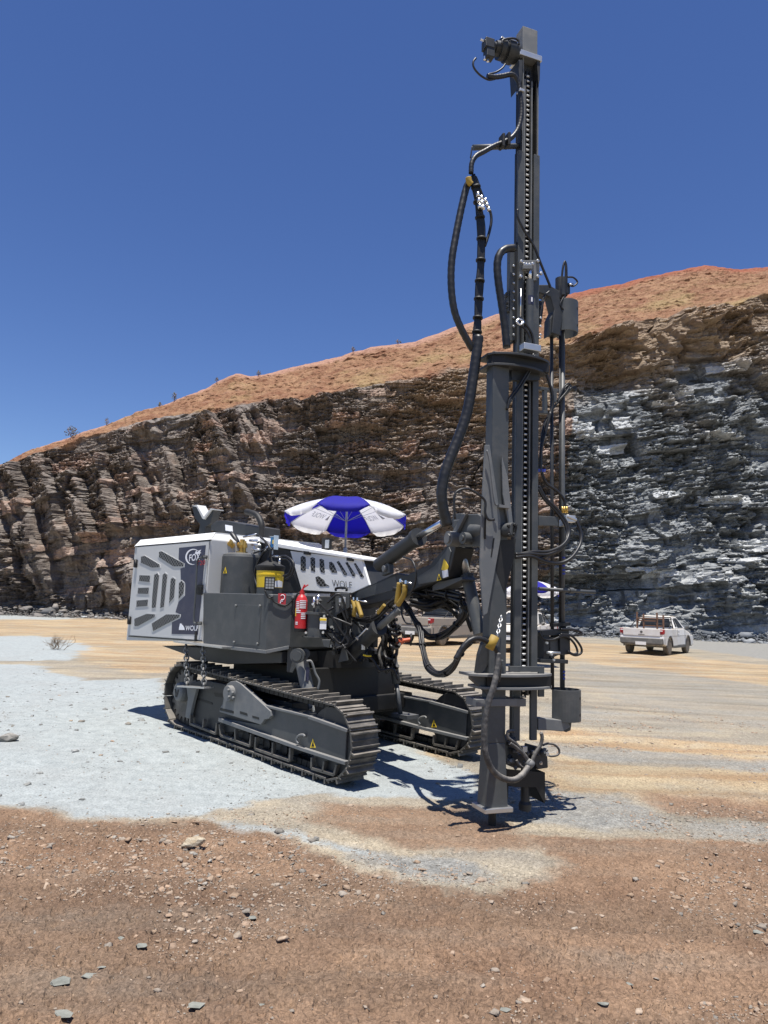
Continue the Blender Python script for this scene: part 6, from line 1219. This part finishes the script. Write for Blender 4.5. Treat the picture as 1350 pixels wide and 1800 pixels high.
# ================================================================ parasols
def umbrella(loc, R0, ztop, zrim, tilt, az, label, spin=0):
    u = empty('beach_umbrella', loc, label, 'umbrella', 'parasols on the quarry floor'); c = np.array(loc, float)
    ax = np.array([math.sin(az)*math.sin(tilt), math.cos(az)*math.sin(tilt), math.cos(tilt)]); e1 = np.cross(np.array([0, 1., 0]), ax); e1 /= np.linalg.norm(e1); e2 = np.cross(ax, e1); apex = c+UP*ztop; H_ = ztop-zrim
    def pt(a, f, drop=0): rr = R0*f; return apex+e1*math.sin(a)*rr-e2*math.cos(a)*rr-ax*(H_*(.12*f+.88*f**2.1)+drop)
    for i in range(8):
        a0, a1 = (i-.5)*math.pi/4+spin, (i+.5)*math.pi/4+spin; mb = MB(); n, m_ = 8, 10; V = []
        for s_ in range(n+1):
            f = s_/n
            for t in range(m_+1):
                q = t/m_; A, B = pt(a0, f), pt(a1, f); p = A*(1-q)+B*q; p = p-ax*(.022*f*math.sin(math.pi*q))+(p-apex-ax*((p-apex) @ ax))*.0; V.append(p)
        mb.add(V, [(s_*(m_+1)+t, s_*(m_+1)+t+1, (s_+1)*(m_+1)+t+1, (s_+1)*(m_+1)+t) for s_ in range(n) for t in range(m_)], True)
        V = [V[n*(m_+1)+t] for t in range(m_+1)]; ed = (V[0]+V[-1])/2-apex; ed = ed-ax*(ed @ ax); ed /= np.linalg.norm(ed)
        V2 = [p-ax*(.085*min(1, 4*min(t, m_-t)/m_+.1))+ed*(.012*math.sin(t*2.3)) for t, p in enumerate(V)]; mb.add(V+V2, [(t, t+1, m_+2+t, m_+1+t) for t in range(m_)], True)
        col = 'cblue' if i % 2 == 0 else 'cloud'; o = mb.build('canopy_panel', M[col], u, label=('blue' if i % 2 == 0 else 'white')+' canopy panel', weld=True)
        sm_ = o.modifiers.new('cloth', 'SOLIDIFY'); sm_.thickness = .003
        if i in (1, 7, 3, 5):
            inner = i in (3, 5); am = (a0+a1)/2; s_ = -.010 if not inner else .034
            def pq(qx, f): A, B = pt(a0, f), pt(a1, f); return A*(1-qx)+B*qx-ax*(s_+.022*f*math.sin(math.pi*qx))
            fl_ = (.30, .84) 
            BL, BR, TL = pq(fl_[0] if not inner else .36, .72), pq(fl_[1], .72), pq(fl_[0]+.02 if not inner else .36, .60)
            try: tt = text('lettering', 'WOLF', BL, BR, TL, 'lettergrey', o, np.zeros(3))
            except Exception as e: print('text', e)
            g = MB(); g.add([pq(.16, .73), pq(.27, .73), pq(.20, .58)], [(0, 1, 2)]); g.build('panel_emblem', M['lettergrey'], o)
        MB().tube([pt(a0, f, .012) for f in np.linspace(0, 1, 7)], .004, 5).build('rib', M['rod'], u); k2 = pt(a0, .55, .02); MB().cyl(apex-ax*H_*1.15, k2, .003, 5).build('strut', M['rod'], u)
    MB().stack(apex-UP*.02, UP, [(0, .02), (.05, .012)], 10).build('finial', M['rod'], u)
    MB().cyl(apex-UP*.02, c+UP*(ztop-.75), .016, 14).cyl(c+UP*(ztop-.78), c-UP*.05, .021, 14).stack(c+UP*(ztop-.80), UP, [(0, .028), (.10, .028)], 12).build('pole', M['rod'], u)
    return u
M['rod'] = paint('pole_blue_grey', (.27, .31, .38), .35, metal=.2, dust=.05); M['lettergrey'] = paint('faded_print', (.36, .38, .48), .6, dust=.0)
ub = YP(606.5, 975, 10.0); umbrella((ub[0], 10.0, 0.0), .90, 3.13, 2.84, math.radians(6.5), 0, 'large blue and white parasol standing open behind the front hood of the drill rig')
ub = YP(934, 1040, 21.0); umbrella((ub[0], 21.0, 0.0), .92, 2.50, 2.16, math.radians(4), 0, 'white parasol with a blue edge standing behind the mast beside the white pickup', spin=0)

# ================================================================ vehicles
def car(kind, loc, az, sc, paintm, label, cat, dirt=True, rear_rack=False):
    root = empty(kind, loc, label, cat, None, -az)
    def B_(mb, name, mat, par=root, bev=0, lb=None): mb.V = [(v[0]*sc, v[1]*sc, v[2]*sc) for v in mb.V]; return mb.build(name, mat, par, bevel=bev*sc, local=True, label=lb)
    X_, Y_, Z_ = np.array([1., 0, 0]), np.array([0, 1., 0]), UP; HW = .83
    def arch(yc, r, z0, n=12): return [(yc+r*math.cos(a), max(z0, .33+r*math.sin(a))) for a in np.linspace(0, math.pi, n)]
    low = [(-2.16, .42), (-2.19, .60), (-2.17, .74), (2.12, .74), (2.20, .62), (2.19, .34), (1.72, .27)]+[(y, z) for y, z in arch(1.33, .37, .27)]+[(.9, .25), (-.95, .25)]+[(y, z) for y, z in arch(-1.33, .37, .27)]+[(-1.75, .36)]
    def sidepoly(poly, x0, x1, mb=None): return (mb or MB()).slab([np.array([x0, y, z]) for y, z in poly], X_*(x1-x0))
    body = B_(sidepoly(low, -HW, HW), 'body', M[paintm], bev=.04)
    up_ = MB().hull([np.array([s*x, y, z]) for s in (-1, 1) for x, y, z in ((HW, -.45, .72), (HW-.03, -.45, 1.0), (HW-.03, .85, 1.0), (HW, .85, .72), (HW-.10, 1.9, .86), (HW-.04, 2.1, .72), (HW-.25, 2.08, .80))]); B_(up_, 'bonnet', M[paintm], bev=.03)
    for s in (-1, 1): B_(sidepoly([(-2.17, .72), (-2.17, .99), (-.42, 1.0), (-.42, .72)], s*HW if s > 0 else -HW, s*(HW-.09)), 'bed_side', M[paintm], bev=.02)
    tg = B_(MB().box((0, -2.165, .86), X_*.70, Y_*.03, Z_*.135), 'tailgate', M[paintm], bev=.015)
    B_(MB().stack(np.array([0, -2.19, .87]), -Y_, [(0, .055), (.012, .045)], 18), 'emblem', M['cargrey'], tg)
    B_(MB().box((0, -2.193, .77), X_*.12, Y_*.006, Z_*.012), 'tailgate_handle', M['cargrey'], tg)
    rb = B_(MB().hull([np.array([s*x, y, z]) for s in (-1, 1) for x, y, z in ((.84, -2.0, .66), (.80, -2.25, .64), (.80, -2.28, .45), (.84, -2.0, .42), (.72, -2.26, .38))]), 'rear_bumper', M['cargrey'], bev=.02)
    B_(MB().box((0, -2.29, .44), X_*.20, Y_*.008, Z_*.06), 'number_plate', M['white'], rb)
    for s in (-1, 1):
        l_ = B_(MB().hull([np.array([s*x, y, z]) for x, y, z in ((.66, -2.195, .78), (.66, -2.195, .98), (.835, -2.17, .98), (.835, -2.17, .80), (.84, -2.0, .98), (.84, -2.02, .84), (.64, -2.1, .8), (.64, -2.1, .97))]), 'tail_lamp', M['lampred'], bev=.01)
        B_(MB().box((s*.745, -2.20, .93), X_*.05, Y_*.008, Z_*.02), 'lamp_lens', M['white'], l_)
    # cab
    c0 = dict(z=1.0, w=HW-.05, y0=-.42, y1=1.12); c1 = dict(z=1.46, w=.60, y0=-.26, y1=.42)
    C8 = [np.array([s*c['w'], c[y], c['z']]) for c in (c0, c1) for y in ('y0', 'y1') for s in (-1, 1)]
    cab_ = B_(MB().hull([p.copy() for p in C8]+[np.array([s*.5, y, 1.50]) for s in (-1, 1) for y in (-.2, .36)]), 'cab', M[paintm], bev=.03)
    def pane(a, b, c, d, f0, f1, g0, g1, name='window', par=cab_, m='glass'):
        def P_(u, v): return (a*(1-u)+b*u)*(1-v)+(d*(1-u)+c*u)*v
        q = [P_(f0, g0), P_(f1, g0), P_(f1, g1), P_(f0, g1)]; nrm = np.cross(q[1]-q[0], q[3]-q[0]); nrm /= np.linalg.norm(nrm); ce = sum(q)/4-np.array([0, .2, 1.2]); nrm = nrm if nrm @ ce > 0 else -nrm
        return B_(MB().slab([x+nrm*.004 for x in q], nrm*.006), name, M[m], par)
    pane(C8[0], C8[1], C8[5], C8[4], .08, .92, .12, .86); pane(C8[2], C8[3], C8[7], C8[6], .06, .94, .06, .92, 'windscreen')
    for s in (0, 1):
        a, b, c, d = C8[0+s], C8[2+s], C8[6+s], C8[4+s]; pane(a, b, c, d, .28, .82, .10, .90); pane(a, b, c, d, .07, .22, .16, .84)
        x = (-1, 1)[s]
        B_(MB().hull([np.array([x*(HW+.02), .80, .98]), np.array([x*(HW+.16), .82, 1.0]), np.array([x*(HW+.16), .82, 1.12]), np.array([x*(HW+.02), .82, 1.10]), np.array([x*(HW+.05), .92, 1.0]), np.array([x*(HW+.13), .92, 1.08])]), 'door_mirror', M['cargrey'], bev=.01)
        B_(MB().box((x*(HW+.004), -.28, .86), X_*.004, Y_*.004, Z_*.12).box((x*(HW+.004), .86, .80), X_*.004, Y_*.004, Z_*.18).box((x*(HW+.004), .29, .37), X_*.004, Y_*.57, Z_*.005), 'door_seam', M['cargrey'])
        B_(MB().box((x*(HW+.012), -.10, .88), X_*.010, Y_*.07, Z_*.014), 'door_handle', M['cargrey'], bev=.004)
        B_(sidepoly([(-.9, .26), (.92, .26), (.92, .36), (-.9, .36)], x*(HW-.02), x*(HW+.012)), 'sill', M['cargrey'], bev=.01)
        for yc in (-1.33, 1.33):
            a_ = [(yc+r*math.cos(t), .33+r*math.sin(t)) for r, ts in ((.42, np.linspace(-.1, math.pi+.1, 16)), (.36, np.linspace(math.pi+.1, -.1, 16))) for t in ts]; B_(sidepoly(a_, x*(HW-.03), x*(HW+.014)), 'wheel_arch', M['cargrey'])
            wh = B_(MB().stack(np.array([x*(HW-.21), yc, .315]), X_*x, [(0, .25), (.01, .30), (.04, .315), (.16, .315), (.195, .29), (.20, .22)], 28), 'tyre', M['tyre'])
            g = MB().stack(np.array([x*(HW-.05), yc, .315]), X_*x, [(0, .20), (.03, .205), (.035, .19), (.01, .17)], 24); g.stack(np.array([x*(HW-.04), yc, .315]), X_*x, [(0, .05), (.02, .045)], 12)
            for k_ in range(6):
                t = k_*math.pi/3; g.box(np.array([x*(HW-.025), yc+math.cos(t)*.11, .315+math.sin(t)*.11]), X_*.008, (Y_*math.cos(t)+Z_*math.sin(t))*.075, (-Y_*math.sin(t)+Z_*math.cos(t))*.02)
            B_(g, 'rim', M['rim'], wh)
        B_(MB().hull([np.array([x*a1, b1, c1_]) for a1, b1, c1_ in ((.52, 2.15, .62), (.52, 2.14, .76), (.80, 2.02, .80), (.82, 2.0, .66), (.82, 1.85, .80), (.5, 2.05, .78), (.5, 2.05, .62))]), 'headlamp', M['steel'], bev=.01)
    fb_ = B_(MB().hull([np.array([s*x, y, z]) for s in (-1, 1) for x, y, z in ((.84, 1.95, .56), (.74, 2.24, .56), (.74, 2.25, .30), (.84, 1.95, .28))]), 'front_bumper', M['cargrey'], bev=.03)
    B_(MB().box((0, 2.20, .68), X_*.46, Y_*.02, Z_*.05).box((0, 2.255, .42), X_*.5, Y_*.01, Z_*.05), 'grille', M['black']); B_(MB().box((0, 2.27, .50), X_*.19, Y_*.006, Z_*.05), 'number_plate', M['white'], fb_)
    g = MB()
    for s in (-1, 1): g.tube([np.array([s*.70, -.40, 1.0]), np.array([s*.62, -.46, 1.44])], .02, 8).tube([np.array([s*.66, -.45, 1.40]), np.array([s*.76, -1.2, 1.0])], .018, 8)
    g.tube([np.array([-.64, -.46, 1.44]), np.array([.64, -.46, 1.44])], .02, 8)
    for i in range(4): g.tube([np.array([-.66, -.44, 1.10+i*.085]), np.array([.66, -.44, 1.10+i*.085])], .012, 6)
    B_(g, 'rear_guard', M['black']); B_(MB().box((0, -1.3, .735), X_*.74, Y_*.86, Z_*.01), 'bed_floor', M['cargrey'])
    for s in (-1, 1): B_(MB().box((s*.58, .1, 1.51), X_*.012, Y_*.34, Z_*.014), 'roof_rail', M['cargrey'])
    return root
def place(px, py): g = GP(px, py); return (g[0], g[1], gh(g[0], g[1]))
azs = math.radians(37)
pk_ = place(1170, 1150); pk_ = (11.95, 30.9, gh(11.95, 30.9))
car('pickup_truck', pk_, azs, 1.05, 'carwhite', 'white pickup truck seen from behind, parked near the blue grey rock face', 'pickup truck')
rk = empty('wooden_rack', (pk_[0]-math.sin(azs)*1.15, pk_[1]-math.cos(azs)*1.15, pk_[2]+.75), 'brown timber rack standing in the bed of the white pickup near the rock face', 'rack', rz=-azs)
X_, Y_, Z_ = np.array([1., 0, 0]), np.array([0, 1., 0]), UP
for x, h_ in ((-.52, .95), (-.25, .88), (.30, .95), (.55, .86)): MB().box((x, 0, h_/2), X_*.03, Y_*.03, Z_*h_/2).build('post', M['wood'], rk, local=True, bevel=.004)
for x0_, x1_, z_, y_ in ((-.52, .32, .70, -.04), (-.52, .32, .60, .04), (.25, .58, .70, .045), (-.30, .55, .40, .05)): MB().box(((x0_+x1_)/2, y_, z_), X_*(x1_-x0_)/2, Y_*.015, Z_*.025).build('rail', M['wood'], rk, local=True)
p2 = (5.95, 29.6); car('pickup_truck', (p2[0], p2[1], gh(*p2)), math.radians(206), 1.05, 'carwhite', 'white pickup truck facing the camera, mostly hidden behind the mast', 'pickup truck')
p3 = (2.85, 32.6); car('pickup_truck', (p3[0], p3[1], gh(*p3)), math.radians(36), 1.18, 'carsilver', 'dusty beige pickup truck glimpsed under the boom of the drill rig', 'pickup truck')
